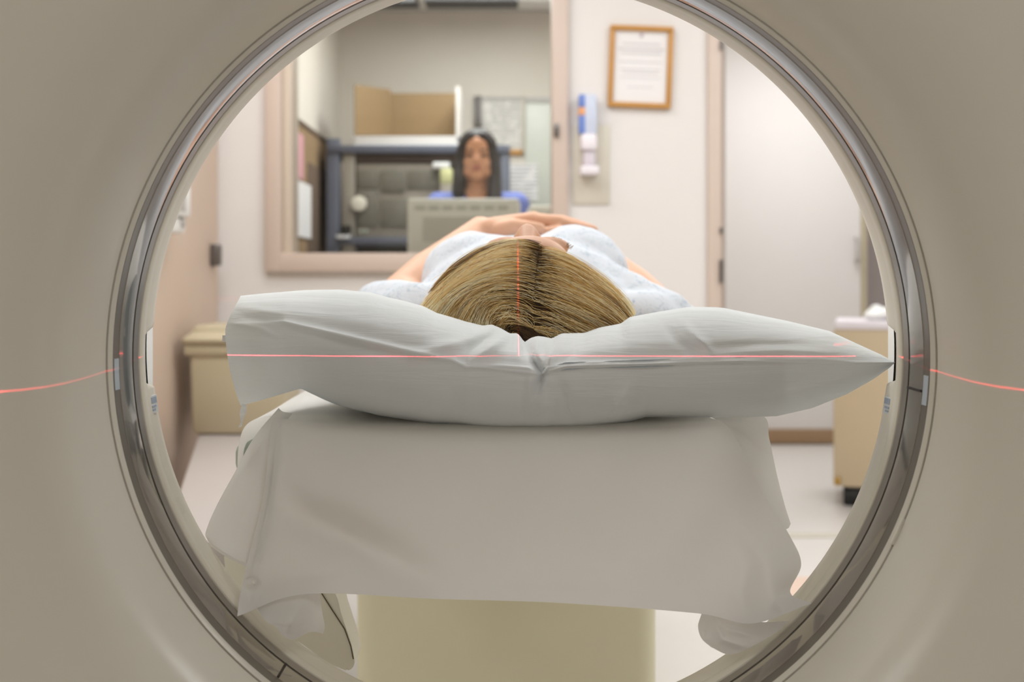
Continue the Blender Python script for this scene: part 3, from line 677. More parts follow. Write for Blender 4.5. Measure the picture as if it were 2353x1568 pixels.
# curled hem at lower left and lower right
c1 = [[(586, 1392, 1.040), (640, 1362, 1.066), (700, 1342, 1.085), (733, 1350, 1.095)], [(610, 1426, 1.016), (655, 1420, 1.03), (705, 1408, 1.05), (740, 1405, 1.072)],
      [(630, 1440, 1.016), (665, 1443, 1.028), (708, 1440, 1.045), (746, 1438, 1.07)], [(648, 1458, 1.018), (674, 1464, 1.030), (712, 1460, 1.046), (742, 1456, 1.07)]]
g = patch(c1, 50, 40)
g[..., 1] += np.where(np.linspace(0, 1, 40)[:, None] > .5, (np.linspace(0, 1, 40)[:, None]-.5)*2, 0)*7*np.sin(g[..., 0]/15.+1)
grid_bm(px2w(ridges(g, [([(700, 1372), (672, 1420), (664, 1458)], 12, .006), ([(725, 1380), (722, 1450)], 14, -.007)])), bm)
c2 = [[(1612, 1411, 1.072), (1680, 1422, 1.050), (1750, 1430, 1.026), (1812, 1428, 1.020)], [(1604, 1440, 1.076), (1668, 1448, 1.050), (1742, 1444, 1.030), (1806, 1434, 1.021)],
      [(1612, 1468, 1.072), (1668, 1474, 1.046), (1736, 1460, 1.032), (1800, 1438, 1.023)], [(1634, 1488, 1.062), (1678, 1505, 1.044), (1732, 1484, 1.034), (1796, 1446, 1.025)]]
g = patch(c2, 60, 36)
grid_bm(px2w(ridges(g, [([(1640, 1425), (1660, 1470), (1720, 1490)], 9, .006), ([(1660, 1445), (1740, 1465)], 7, -.005), ([(1618, 1430), (1622, 1470)], 10, -.006)])), bm)
# side drapes
def drape(prof, Ys, wob, sgn):
    rows = []
    for k, Y in enumerate(Ys):
        pr = catmull(np.array(prof), 40); f = np.linspace(0, 1, 40)
        x = pr[:, 0]+sgn*wob*np.sin(Y*16+2)*f**2; rows.append(np.stack([x, np.full(40, Y)+.03*f**2*(k == 0), pr[:, 1]], 1))
    return np.array(rows)
grid_bm(drape([(-.10, .8475), (-.2, .8485), (-.262, .847), (-.295, .838), (-.307, .81), (-.309, .77), (-.305, .725)], np.linspace(1.255, 2.9, 60), .008, -1), bm)
grid_bm(drape([(.10, .8475), (.19, .8475), (.25, .8465), (.272, .838), (.283, .80), (.296, .76), (.308, .722)], np.linspace(1.245, 2.9, 60), .006, 1), bm)
rr = [[(1540, 930, 1.40), (1600, 935, 1.38), (1650, 940, 1.36)], [(1630, 958, 1.215), (1690, 958, 1.225), (1752, 955, 1.25)], [(1668, 985, 1.185), (1715, 1015, 1.20), (1768, 1010, 1.245)],
      [(1720, 1075, 1.16), (1755, 1085, 1.19), (1785, 1090, 1.235)], [(1775, 1175, 1.13), (1790, 1165, 1.17), (1803, 1160, 1.225)], [(1802, 1218, 1.13), (1812, 1214, 1.17), (1817, 1204, 1.215)]]
grid_bm(px2w(ridges(patch(rr, 40, 60), [([(1650, 960), (1740, 1040), (1780, 1150)], 14, -.008)])), bm)
# the spread part on the table top
tp = np.array([[(x, Y, .8475) for x in np.linspace(-.24, .24, 20)] for Y in np.linspace(1.40, 2.9, 30)])
grid_bm(tp, bm)
sh = obj('bed_sheet', bm, M_sheet, sharp=0)
tag(sh, 'off-white sheet draped over the near end of the scan table', 'sheet')

# ------------------------------------------------------------------ pillow
TOP = [(520, 690), (553, 680), (600, 675), (650, 671), (700, 667), (780, 665.5), (850, 672), (890, 683), (930, 692), (973, 704), (1005, 720), (1029, 726.5), (1070, 739), (1109, 748.5), (1130, 746), (1150, 754), (1172, 766.6), (1189, 766), (1197, 775), (1205, 787), (1219, 777), (1235, 772.5), (1250, 774), (1268, 778), (1290, 766.6), (1343, 765), (1377, 753), (1426, 744), (1447, 729), (1517, 716), (1580, 706), (1640, 706), (1664, 708), (1725, 720.5), (1806, 737), (1906, 761), (1967, 789), (2024, 815), (2056, 832)]
SEAM = [(515, 752), (560, 745), (654, 740), (794, 772), (933, 804), (996, 818), (1037, 826), (1072, 844), (1107, 842), (1160, 842), (1212, 846), (1230, 852), (1246, 862), (1258, 846), (1300, 839), (1361, 834), (1482, 834), (1604, 826), (1725, 827), (1886, 826), (1967, 834), (2056, 833)]
BOT = [(515, 905), (536, 925), (553, 933), (619, 915), (675, 898), (693, 893), (724, 905), (787, 933), (870, 955), (996, 974.5), (1055, 978), (1135, 989.5), (1200, 988), (1281, 987), (1313, 988), (1361, 984), (1442, 971), (1483, 959), (1632, 959.5), (1705, 959.5), (1785, 957), (1866, 938.5), (1947, 906), (2007, 872), (2044, 846), (2056, 834)]
def ip(tab, x): a = np.array(tab); return np.interp(x, a[:, 0], a[:, 1])
def pillow_grid(nu=300, inset=0., body=False):
    u = np.linspace(0, 1, nu); rows = []
    xr = 2056-inset*1500
    tipf = np.clip((u-.72)/.28, 0, 1)                       # towards the pinched right corner
    lf = np.clip(1-u/.13, 0, 1)                             # towards the open left end
    def row(xl, fy, Yc, Ytip, Yleft):
        x = xl+(xr-xl)*u; y = fy(x)
        Y = Yc*(1-tipf**1.6)+Ytip*tipf**1.6; Y = Y*(1-lf**1.5)+Yleft*lf**1.5
        return np.stack([x, y, Y], 1)
    mix = lambda f, A, B: (lambda x: ip(A, x)*(1-f)+ip(B, x)*f)
    cen = np.exp(-(((553+1503*u)-1215)/120)**2)             # head hollow
    off = 652-553 if body else 0
    rows = [row(553+off, lambda x: ip(BOT, x), 1.190, 1.118, 1.165), row(541+off, mix(.15, BOT, SEAM), 1.148, 1.112, 1.140), row(528+off, mix(.4, BOT, SEAM), 1.120, 1.106, 1.128), row(520+off, mix(.7, BOT, SEAM), 1.107, 1.102, 1.122),
            row(517.5+off, mix(.93, BOT, SEAM), 1.103, 1.1, 1.12), row(519+off, lambda x: ip(SEAM, x), 1.1015, 1.099, 1.12),
            row(521+off, mix(.90, TOP, SEAM), 1.106, 1.100, 1.121), row(529+off, mix(.6, TOP, SEAM), 1.118, 1.106, 1.128), row(541+off, mix(.3, TOP, SEAM), 1.145, 1.112, 1.142), row(550+off, mix(.08, TOP, SEAM), 1.185, 1.118, 1.165)]
    cr = row(553+off, lambda x: ip(TOP, x), 1.225, 1.122, 1.19); cr[:, 2] -= .035*cen; rows[-1][:, 2] -= .015*cen
    rows.append(cr)
    a = catmull(np.array(rows), 90)
    if not body:
        lf2 = np.clip((a[..., 0]-640)/60, 0, 1)
        a = ridges(a, [([(1130, 750), (1085, 775), (1010, 800), (950, 812)], 13, .007), ([(1172, 768), (1130, 795), (1075, 838)], 12, .008), ([(1150, 760), (1100, 790), (1060, 810)], 10, -.007),
             ([(1205, 787), (1225, 828), (1246, 862), (1236, 905)], 9, -.014), ([(1236, 774), (1232, 800), (1240, 835)], 8, .008), ([(1290, 768), (1268, 805), (1257, 846)], 10, .010), ([(1343, 766), (1320, 800), (1300, 835)], 14, -.005),
             ([(1560, 735), (1600, 775), (1640, 812)], 10, .008), ([(1520, 740), (1560, 785), (1610, 815)], 12, -.006), ([(1600, 800), (1750, 790), (1900, 795)], 8, -.003), ([(1620, 815), (1800, 806), (1920, 812)], 6, .002),
             ([(1405, 968), (1425, 930), (1450, 880)], 13, .007), ([(1330, 985), (1310, 940), (1290, 880)], 13, -.006), ([(1212, 985), (1216, 900), (1220, 860)], 8, .005), ([(1140, 985), (1120, 930)], 16, -.005),
             ([(1250, 980), (1262, 920)], 14, .005), ([(960, 965), (1040, 900)], 24, .004), ([(1700, 940), (1850, 900), (1960, 870)], 14, .004), ([(1640, 930), (1800, 900)], 18, -.003),
             ([(654, 740), (800, 775), (933, 806), (1040, 830)], 8, .003), ([(660, 754), (800, 790), (930, 820)], 11, -.002), ([(540, 705), (600, 712), (655, 722)], 7, .003), ([(528, 742), (600, 755), (640, 775)], 6, .003), ([(545, 725), (640, 740)], 8, -.003),
             ([(1080, 843), (1240, 860), (1300, 842), (1500, 836), (1700, 830), (1960, 838)], 3.2, .003)])
    w = px2w(a)
    # sides and back: carry on over the crest, down the far side and back underneath
    last = w[-1]; first = w[0]; x = last[:, 0]
    hollow = np.exp(-((x-.02)/.105)**2)
    edge = np.clip((1-u)/.10, 0, 1)**.6
    back = []
    for Yb, dz, zf in ((1.28, -.004, 0), (1.36, -.012, 0), (1.43, -.03, 0), (1.475, -.06, 0)):
        z = last[:, 2]+dz*np.clip((last[:, 2]-first[:, 2])/.10-.1, 0, 1); z = np.maximum(z, .853)
        z = z*(1-hollow)+np.minimum(z, .866)*hollow
        z = z*edge+np.minimum(z, last[:, 2]-.0)*(1-edge)
        Y = last[:, 1]+(Yb-1.225)*(.35+.65*edge)*(1-.6*np.clip((-x-.19)/.08, 0, 1)); back.append(np.stack([x*(1-.03*(Yb-1.22)), Y, z], 1))
    for Yb, z0 in ((1.485, .872), (1.45, .855), (1.35, .8515), (1.25, .8515)):
        zt = np.where(edge < 1, first[:, 2]*(1-edge)+z0*edge, z0)
        if body is False and True: pass
        bl = np.clip((-x-.14)/.10, 0, 1); zt = zt*(1-bl)+np.maximum(zt, first[:, 2])*bl; bl = np.clip((x-.16)/.09, 0, 1); zt = zt*(1-bl)+np.maximum(zt, first[:, 2]+.002)*bl
        Y = first[:, 1]+(Yb-1.19)*(.35+.65*edge)*(1-.6*np.clip((-x-.19)/.08, 0, 1)); back.append(np.stack([x*(1-.03*(Yb-1.22)), Y, zt], 1))
    back = catmull(np.array([last]+back+[first]), 60)[1:-1]
    return np.concatenate([w, back])
def edge_strip(poly, wd, parent, m): pass
pw = thing('pillow', (.0, 1.3, .85), 'white pillow under the blonde patient, its case open at one end', 'pillow')
g = pillow_grid(); bm = grid_bm(g, wrap_rows=True)
# close the pinched corner only; the case mouth at left stays open
R = g.shape[0]; bm.verts.ensure_lookup_table(); K = g.shape[1]
bm.faces.new([bm.verts[i*K+K-1] for i in range(R)])
obj('pillowcase', bm, M_pillow, pw, sharp=0)
g = pillow_grid(200); du = np.gradient(g, axis=1); dv = np.roll(g, -1, 0)-np.roll(g, 1, 0)
nn = np.cross(du, dv); nn /= np.linalg.norm(nn, axis=-1, keepdims=True)+1e-9
if (nn*(g-g.mean(axis=0, keepdims=True))).sum() < 0: nn = -nn
kk = slice(19, 168); g = (g-nn*.005)[:, kk]
cc = g.mean(axis=0, keepdims=True); tt = np.linspace(0, 1, g.shape[1])[None, :, None]
rnd = np.sqrt(np.clip(1-np.clip((.10-tt)/.10, 0, 1)**2, 0.02, 1))
g = cc+(g-cc)*(.35+.65*rnd)
bm = grid_bm(g, wrap_rows=True); bm.verts.ensure_lookup_table(); R, K = g.shape[:2]
bm.faces.new([bm.verts[i*K] for i in range(R)][::-1]); bm.faces.new([bm.verts[i*K+K-1] for i in range(R)])
obj('cushion', bm, M_insert, pw, sharp=60)
# little tie hanging from the open hem and a frayed label at the edge
tie = patch([[(556, 928, 1.150), (567, 930, 1.150)], [(551, 950, 1.148), (566, 948, 1.149)], [(553, 970, 1.150), (560, 962, 1.149)], [(548, 983, 1.151), (556, 980, 1.150)]], 6, 20)
o = obj('case_tie', grid_bm(px2w(tie)), M_pillow, pw, sharp=0)
obj('case_label', box(P(511, 780, 1.125).x, P(521, 780, 1.125).x, 1.125, 1.127, P(511, 786, 1.125).z, P(511, 771, 1.125).z), M_plastic_w, pw, smooth=False)

# ------------------------------------------------------------------ people
def head_prims(bm, M, fine=True):
    E = lambda c, r: ellipsoid(c, r, bm, n=24)
    s = len(bm.verts)
    tmp = bmesh.new()
    def e(c, r): ellipsoid(c, r, tmp, n=24)
    e((0, 0, .03), (.075, .09, .085)); e((0, -.025, -.03), (.062, .060, .085)); e((0, -.058, -.088), (.030, .026, .024))
    for s_ in (-1, 1):
        e((s_*.034, -.056, -.03), (.026, .024, .026)); e((s_*.024, -.083, .020), (.027, .013, .012)); e((s_*.078, .008, -.008), (.009, .02, .030))
        e((s_*.010, -.094, -.028), (.009, .010, .008)); e((s_*.03, -.070, .0), (.016, .012, .010))
        e((s_*.050, -.02, -.07), (.02, .035, .03))
    e((0, -.063, .046), (.050, .033, .040))
    capsule((0, -.083, .014), .0085, (0, -.1015, -.024), .0125, tmp)
    e((0, -.083, -.052), (.022, .009, .006)); e((0, -.082, -.064), (.019, .009, .006)); e((0, -.07, -.056), (.03, .02, .02))
    capsule((0, .012, -.06), .052, (0, .028, -.20), .050, tmp)
    bmesh.ops.transform(tmp, matrix=M, verts=tmp.verts)
    me = bpy.data.meshes.new('t'); tmp.to_mesh(me); tmp.free(); bm.from_mesh(me); bpy.data.meshes.remove(me)

# --- patient, lying on her back, crown towards the scanner
HX, HYc, HZ = .0189, 1.372, .9546
MH = Matrix(((-1, 0, 0, HX), (0, 0, -1, HYc), (0, -1, 0, HZ), (0, 0, 0, 1)))
pt = thing('person', (HX, 2.1, .85), 'blonde woman lying on her back on the table in a pale blue gown', 'person')
bm = bmesh.new(); head_prims(bm, MH)
chain([((HX, 1.50, .93), .055), ((HX, 1.60, .93), .08)], bm)
chain([((-.125, 1.60, .925), .055), ((.165, 1.60, .925), .055)], bm)
ellipsoid((.02, 1.72, .935), (.145, .20, .09), bm); ellipsoid((.02, 2.0, .925), (.135, .25, .09), bm); ellipsoid((.02, 2.28, .925), (.165, .2, .09), bm)
# legs
for s_ in (-1, 1):
    chain([((.02+s_*.085, 2.32, .925), .085), ((.02+s_*.095, 2.70, .92), .058), ((.02+s_*.095, 2.80, .91), .054), ((.02+s_*.09, 3.08, .89), .036)], bm)
    chain([((.02+s_*.09, 3.08, .885), .036), ((.02+s_*.1, 3.12, .98), .028), ((.02+s_*.1, 3.14, 1.06), .018)], bm)
# her right arm (nearest the wall at left of frame): upper arm, elbow on the table edge, forearm up to the belly
e1 = P(925, 692, 1.86); w1 = P(1104, 531, 2.03)
chain([((-.145, 1.60, .93), .052), (e1, .043)], bm); chain([(e1, .044), (e1.lerp(w1, .35), .043), (e1.lerp(w1, .8), .031), (w1, .0265)], bm)
k0 = [P(1222, 506, 2.015), P(1227, 505, 2.04), P(1226, 507, 2.065), P(1220, 511, 2.088)]
for i, k in enumerate(k0): chain([(w1+Vector((.012, (-.016, -.005, .006, .016)[i], .002)), .021), (k, .0155 if i < 3 else .013)], bm, 14)
tips = [(1283, 503, 1308, 511, 1352, 524), (1292, 502, 1322, 510, 1366, 527), (1288, 506, 1318, 514, 1356, 530), (1270, 512, 1294, 520, 1322, 532)]
for i, k in enumerate(k0):
    a = tips[i]; Yk = k.y
    chain([(k, .0125), (P(a[0], a[1]+5, Yk+.004), .0108), (P(a[2], a[3]+5, Yk+.008), .0098), (P(a[4], a[5], Yk+.012), .0075)], bm, 14)
chain([(w1+Vector((.02, -.018, -.002)), .017), (P(1178, 520, 1.985), .0145), (P(1215, 521, 1.975), .011), (P(1243, 524, 1.975), .009)], bm, 14)
# her left arm, the hand tucked under the right one
e2 = P(1508, 724, 1.88); w2 = P(1362, 580, 2.04)
chain([((.185, 1.60, .925), .052), (e2, .043)], bm); chain([(e2, .044), (e2.lerp(w2, .35), .043), (e2.lerp(w2, .8), .031), (w2, .026)], bm)
for i in range(4):
    Yk = 2.04+.022*i; k = P(1285, 543, Yk)
    chain([(w2+Vector((-.012, (-.012, 0, .006, .014)[i], 0)), .019), (k, .0145), (P(1240, 540, Yk), .011), (P(1200, 546, Yk), .008)], bm, 12)
chain([(w2+Vector((-.02, -.015, 0)), .016), (P(1285, 533, 2.0), .0125), (P(1248, 532, 1.995), .009)], bm, 12)
me = remesh(bm, .0038, 5); body = link('body', me, M_skin, pt, sharp=0)
# gown
bm = bmesh.new()
ellipsoid((.02, 1.76, .95), (.165, .25, .118), bm); ellipsoid((.02, 2.02, .93), (.158, .28, .108), bm); ellipsoid((.02, 2.3, .925), (.19, .26, .11), bm)
ellipsoid((-.055, 1.81, .995), (.092, .12, .082), bm); ellipsoid((.098, 1.83, .998), (.094, .12, .087), bm); ellipsoid((.02, 1.80, 1.0), (.10, .13, .068), bm)
ellipsoid((.02, 1.64, .945), (.17, .10, .088), bm)
chain([((.09, 1.74, .985), .07), ((.165, 1.68, .95), .062), ((.215, 1.63, .925), .055)], bm)
chain([((-.05, 1.74, .975), .07), ((-.105, 1.68, .95), .055)], bm)
chain([((-.135, 1.60, .926), .062), ((.185, 1.60, .922), .062)], bm)
chain([((-.14, 1.60, .93), .066), ((-.178, 1.66, .932), .068), ((-.188, 1.70, .930), .062)], bm)
chain([((.19, 1.60, .92), .060), ((.232, 1.66, .908), .060), ((.25, 1.72, .90), .055)], bm)
for s_ in (-1, 1): chain([((.02+s_*.085, 2.35, .925), .105), ((.02+s_*.09, 2.72, .92), .085)], bm)
me = remesh(bm, .007, 8)
n = len(me.vertices); co = np.empty(n*3); me.vertices.foreach_get('co', co); co = co.reshape(-1, 3); no = np.empty(n*3); me.vertices.foreach_get('normal', no); no = no.reshape(-1, 3)
dd = np.array([mnoise.noise(Vector((c[0]*16, c[1]*9, c[2]*16)))*.005+mnoise.noise(Vector((c[0]*40, c[1]*22, c[2]*40)))*.0025 for c in co])
co += no*dd[:, None]; me.vertices.foreach_set('co', co.ravel()); me.update()
tag(link('gown', me, M_gown, pt, sharp=0), 'pale blue-white printed cotton gown')

# hair: guides run from the parting to the pillow on both sides
GL = {-.15: [(1241, 575), (1194, 542), (1112, 539), (1014, 655)], 0: [(1237, 577), (1142, 532), (1062, 608), (975, 707)], .25: [(1232, 628), (1150, 604), (1056, 650), (996, 724)], .5: [(1228, 680), (1152, 648), (1082, 668), (1048, 757)], .75: [(1226, 732), (1172, 692), (1126, 700), (1112, 778)], 1: [(1225, 790), (1204, 768), (1172, 748), (1156, 782)], 1.2: [(1226, 822), (1210, 806), (1180, 790), (1166, 815)]}
GR = {0: [(1240, 579), (1304, 566), (1404, 640), (1448, 724)], .25: [(1232, 628), (1286, 632), (1376, 686), (1440, 750)], .5: [(1228, 680), (1270, 688), (1350, 726), (1410, 772)], .75: [(1226, 732), (1256, 736), (1304, 760), (1350, 794)], 1: [(1225, 790), (1240, 788), (1262, 795), (1284, 808)], 1.2: [(1226, 822), (1240, 815), (1262, 815), (1280, 830)]}
OUTL = [(553, 1143), (572, 1109), (595, 1079), (625, 1053), (657, 1032), (682, 1011), (704, 977), (800, 965)]
OUTR = [(546, 1279), (576, 1311), (612, 1364), (650, 1396), (672, 1410), (697, 1438), (721, 1448), (800, 1450)]
def guide(tab, t):
    ks = sorted(tab); a = np.array([tab[k] for k in ks], float); i = np.clip(np.searchsorted(ks, t)-1, 0, len(ks)-2); f = (t-np.array(ks)[i])/(np.array(ks)[i+1]-np.array(ks)[i])
    return a[i]*(1-f)[:, None, None]+a[i+1]*f[:, None, None]
def hair_pts(side, t, u):
    g = guide(GL if side < 0 else GR, t); u = u[None, :, None]
    p = g[:, None, 0]*(1-u)**3+3*g[:, None, 1]*u*(1-u)**2+3*g[:, None, 2]*u*u*(1-u)+g[:, None, 3]*u**3
    return p                                                # (n, k, 2) px
def hair_depth(p, side):
    x, y = p[..., 0], p[..., 1]; cx = 1222.
    o = np.array(OUTL if side < 0 else OUTR, float); hw_ = np.abs(np.interp(y, o[:, 0], o[:, 1])-cx)
    e = np.clip(np.abs(x-cx)/np.maximum(hw_*1.12, 60), 0, .985)
    return 1.225+.085*(1-np.sqrt(1-e**2))+.058*np.clip((783-y)/206, 0, 1.2)**1.8
def tint_of(t, x, rnd, sp=1.):
    t = np.clip(t, 0, 1); d = np.abs(x-1228-4*(1-t))/sp; root = np.clip((d-(4+20*t+30*t*t))/(28+60*t), 0, 1); root = root*root*(3-2*root)
    return np.clip(.05+.78*root+rnd*(.25+.75*root), 0.02, 1)
caps = bmesh.new(); tl = caps.verts.layers.float.new('tint')
for side in (-1, 1):
    t = np.linspace(-.15 if side < 0 else 0, 1.2, 50); u = np.linspace(0, 1, 30); p = hair_pts(side, t, u); Y = hair_depth(p, side)+.005
    wv = px2w(np.concatenate([p, Y[..., None]], -1))
    vs = [[caps.verts.new(wv[i, j]) for j in range(30)] for i in range(50)]
    for i in range(50):
        for j in range(30): vs[i][j][tl] = float(tint_of(t[i], p[i, j, 0], -.15))
    for i in range(49):
        for j in range(29): caps.faces.new((vs[i][j], vs[i][j+1], vs[i+1][j+1], vs[i+1][j]))
    # sides carried back round the head
    edge_ = vs[0][::-1]+[vs[i][29] for i in range(50)][0:0] if False else [vs[0][j] for j in range(30)]+[vs[i][29] for i in range(1, 50)]
    prev = edge_
    for k in (1, 2, 3):
        cur = []
        for v in edge_:
            q = Vector((HX+(v.co.x-HX)*(1-.05*k*k), v.co.y+.035*k, v.co.z-.004*k)); nv = caps.verts.new(q); nv[tl] = .45; cur.append(nv)
        for a_, b_, c_, d_ in zip(prev, prev[1:], cur[1:], cur): caps.faces.new((a_, b_, c_, d_))
        prev = cur
bmesh.ops.recalc_face_normals(caps, faces=caps.faces)
me = bpy.data.meshes.new('hair'); caps.to_mesh(me); caps.free()
hair = tag(link('hair', me, M_hair, pt, sharp=0), 'shoulder-length blonde hair with a dark parting')
def add_strands(name, P3, rad, tint, parent, m, kind=None):
    n, k = P3.shape[:2]; cu = bpy.data.hair_curves.new(name); cu.add_curves([k]*n)
    cu.attributes['position'].data.foreach_set('vector', P3.reshape(-1).astype(np.float32))
    r = cu.attributes.get('radius') or cu.attributes.new('radius', 'FLOAT', 'POINT'); r.data.foreach_set('value', rad.reshape(-1).astype(np.float32))
    a = cu.attributes.new('tint', 'FLOAT', 'POINT'); a.data.foreach_set('value', tint.reshape(-1).astype(np.float32))
    cu.materials.append(m); o = bpy.data.objects.new(name, cu); C.objects.link(o); o.parent = parent; o.matrix_parent_inverse = parent.matrix_world.inverted()
    if kind: o['kind'] = kind
    return o
AP, AR, AT = [], [], []
NS, KP = 8500, 14
for side in (-1, 1):
    ncl = 170; ct_ = rng.random(ncl); cl = rng.integers(0, ncl, NS)
    lo_ = -.15 if side < 0 else 0; t = np.clip(lo_+(1.2-lo_)*ct_[cl]+rng.normal(0, .03, NS), lo_, 1.2); ex = rng.random(NS) < .35; t = np.where(ex, lo_+(1.2-lo_)*rng.random(NS), t)
    u = np.linspace(0, 1, KP); p = hair_pts(side, t, u); Y = hair_depth(p, side)
    coff = rng.normal(0, 1, (ncl, 3)); csp = np.exp(rng.normal(0, .45, ncl)); f = (np.minimum(u*1.2, 1)**2*(1-.35*u))[None, :]
    p[..., 0] += coff[cl, 0][:, None]*8*f+rng.normal(0, 1.5, (NS, 1))*f
    p[..., 1] += coff[cl, 1][:, None]*9*f+rng.normal(0, 2.5, (NS, 1))*f
    Y = Y-.0005-.0055*np.abs(coff[cl, 2])[:, None]*f-rng.random((NS, 1))*.0025
    wave_ = np.clip((t-.35)/.3, 0, 1)[:, None]*f*(1. if side < 0 else .35); ph_ = coff[cl, 0][:, None]*1.2
    p[..., 0] += 9*wave_*np.sin(u[None, :]*8+ph_); p[..., 1] += 6*wave_*np.sin(u[None, :]*8+ph_+1.3); Y = Y-.004*wave_*np.sin(u[None, :]*8+ph_+.6)
    p[..., 0] += rng.normal(0, 5, (NS, 1))*(1-u)[None, :]**2; p[..., 1] += rng.normal(0, 5, (NS, 1))*(1-u)[None, :]**2
    # outermost strands carry on back over the pillow
    wv = px2w(np.concatenate([p, Y[..., None]], -1)); AP.append(wv)
    rn = coff[cl, 2][:, None]*.19+np.where(rng.random((NS, 1)) < .07, .35, 0)+rng.normal(0, .13, (NS, 1))+.10*np.sin(u[None, :]*9+coff[cl, 0][:, None]*3); AT.append(tint_of(t[:, None], p[..., 0], rn, csp[cl][:, None]*np.exp(rng.normal(0, .3, (NS, 1))))); AR.append(np.full((NS, KP), .00022)*(1.-.3*u)[None, :])
# flyaways
nf = 130; t = rng.random(nf); u = np.linspace(0, 1, KP)
for side in (-1, 1):
    p = hair_pts(side, np.clip(t, 0, .85), u*.9); Y = hair_depth(p, side)-.006-.012*rng.random((nf, 1))*np.sin(u*math.pi)[None]
    p[..., 0] += rng.normal(0, 16, (nf, 1))*u[None]+rng.normal(0, 8, (nf, 1))*np.sin(u*math.pi*2)[None]; p[..., 1] += rng.normal(-6, 16, (nf, 1))*u[None]**1.5+rng.normal(0, 8, (nf, 1))*np.sin(u*math.pi)[None]
    AP.append(px2w(np.concatenate([p, Y[..., None]], -1))); AT.append(np.clip(.7+rng.normal(0, .2, (nf, 1))+0*u[None], 0, 1)); AR.append(np.full((nf, KP), .00016))
add_strands('hair_strands', np.concatenate(AP), np.concatenate(AR), np.concatenate(AT), hair, M_hair, 'stuff')
# eyebrows (short hairs) on the brow ridge
for s_ in (-1, 1):
    nb_ = 50; dn = 0 if s_ > 0 else 12; q = rng.random(nb_); base = px2w(np.stack([1212+s_*(50+50*q), 549+dn+24*q**1.5, np.full(nb_, 1.345)], -1)); base[:, 2] -= .001
    tip = px2w(np.stack([1212+s_*(55+53*q)+rng.normal(0, 2, nb_), 543+dn+24*q**1.4+rng.normal(0, 1.5, nb_), np.full(nb_, 1.35)], -1))
    f = np.linspace(0, 1, 4)[None, :, None]; add_strands('eyebrow', base[:, None]*(1-f)+tip[:, None]*f, np.full((nb_, 4), .00014), np.full((nb_, 4), .25), pt, M_hair)

# --- operator behind the glass
OY = 4.95; ox = pxx(1097, OY); oz = pyz(357, OY)
op = thing('person', (ox, OY, 0), 'dark-haired woman in blue scrubs standing behind the control room window', 'person')
MO = Matrix.Translation((ox, OY, oz-.008)) @ Matrix.Diagonal((.98, 1, .98, 1))
bm = bmesh.new(); head_prims(bm, MO)
SZ = pyz(446, OY)
chain([((ox, OY+.03, oz-.18), .052), ((ox, OY+.03, SZ-.02), .07)], bm)
chain([((ox-.155, OY+.03, SZ-.045), .05), ((ox+.155, OY+.03, SZ-.045), .05)], bm)
ellipsoid((ox, OY+.03, SZ-.2), (.155, .1, .2), bm); ellipsoid((ox, OY+.03, SZ-.48), (.14, .095, .22), bm); ellipsoid((ox, OY+.03, SZ-.6), (.17, .11, .14), bm)
for s_ in (-1, 1):
    chain([((ox+s_*.165, OY+.03, SZ-.05), .05), ((ox+s_*.215, OY+.05, SZ-.33), .04), ((ox+s_*.235, OY+.01, SZ-.57), .027)], bm)
    for q in range(4): chain([((ox+s_*.238, OY-.012+.015*q, SZ-.58), .02), ((ox+s_*.24, OY-.02+.019*q, SZ-.66), .0125), ((ox+s_*.24, OY-.022+.02*q, SZ-.70), .0095), ((ox+s_*.232, OY-.022+.02*q, SZ-.735+.004*abs(q-1.3)), .008)], bm, 10)
    chain([((ox+s_*.235, OY-.01, SZ-.59), .017), ((ox+s_*.225, OY-.04, SZ-.64), .011), ((ox+s_*.222, OY-.045, SZ-.675), .009)], bm, 10)
    chain([((ox+s_*.085, OY+.03, SZ-.62), .085), ((ox+s_*.09, OY+.02, .48), .055), ((ox+s_*.09, OY+.03, .10), .038)], bm)
    chain([((ox+s_*.09, OY+.03, .045), .038), ((ox+s_*.1, OY-.12, .03), .03)], bm)
me = remesh(bm, .0055, 4); link('body', me, M_skin2, op, sharp=0)
for s_ in (-1, 1):
    obj('eye', ellipsoid(MO @ Vector((s_*.031, -.078, -.001)), (.0145, .007, .0075), n=14), M_eye, op)
    obj('eyebrow', tube([MO @ Vector((s_*.014, -.094, .019)), MO @ Vector((s_*.034, -.092, .0235)), MO @ Vector((s_*.052, -.078, .018))], [.004, .005, .003], 8), M_darkhair, op)
bm = ellipsoid(MO @ Vector((0, -.090, -.0525)), (.021, .005, .0045)); ellipsoid(MO @ Vector((0, -.089, -.0625)), (.018, .005, .005), bm); obj('lips', bm, M_lip, op)
# scrubs
bm = bmesh.new()
chain([((ox-.17, OY+.03, SZ-.05), .062), ((ox+.17, OY+.03, SZ-.05), .062)], bm)
ellipsoid((ox, OY+.03, SZ-.2), (.172, .115, .21), bm); ellipsoid((ox, OY+.03, SZ-.48), (.16, .11, .25), bm); ellipsoid((ox, OY+.03, SZ-.62), (.185, .125, .16), bm)
for s_ in (-1, 1):
    chain([((ox+s_*.165, OY+.03, SZ-.055), .064), ((ox+s_*.205, OY+.025, SZ-.24), .06)], bm)
    chain([((ox+s_*.085, OY+.03, SZ-.62), .1), ((ox+s_*.09, OY+.02, .48), .075), ((ox+s_*.09, OY+.03, .12), .065)], bm)
me = remesh(bm, .009, 5); sc = link('scrubs', me, M_scrub, op, sharp=0)
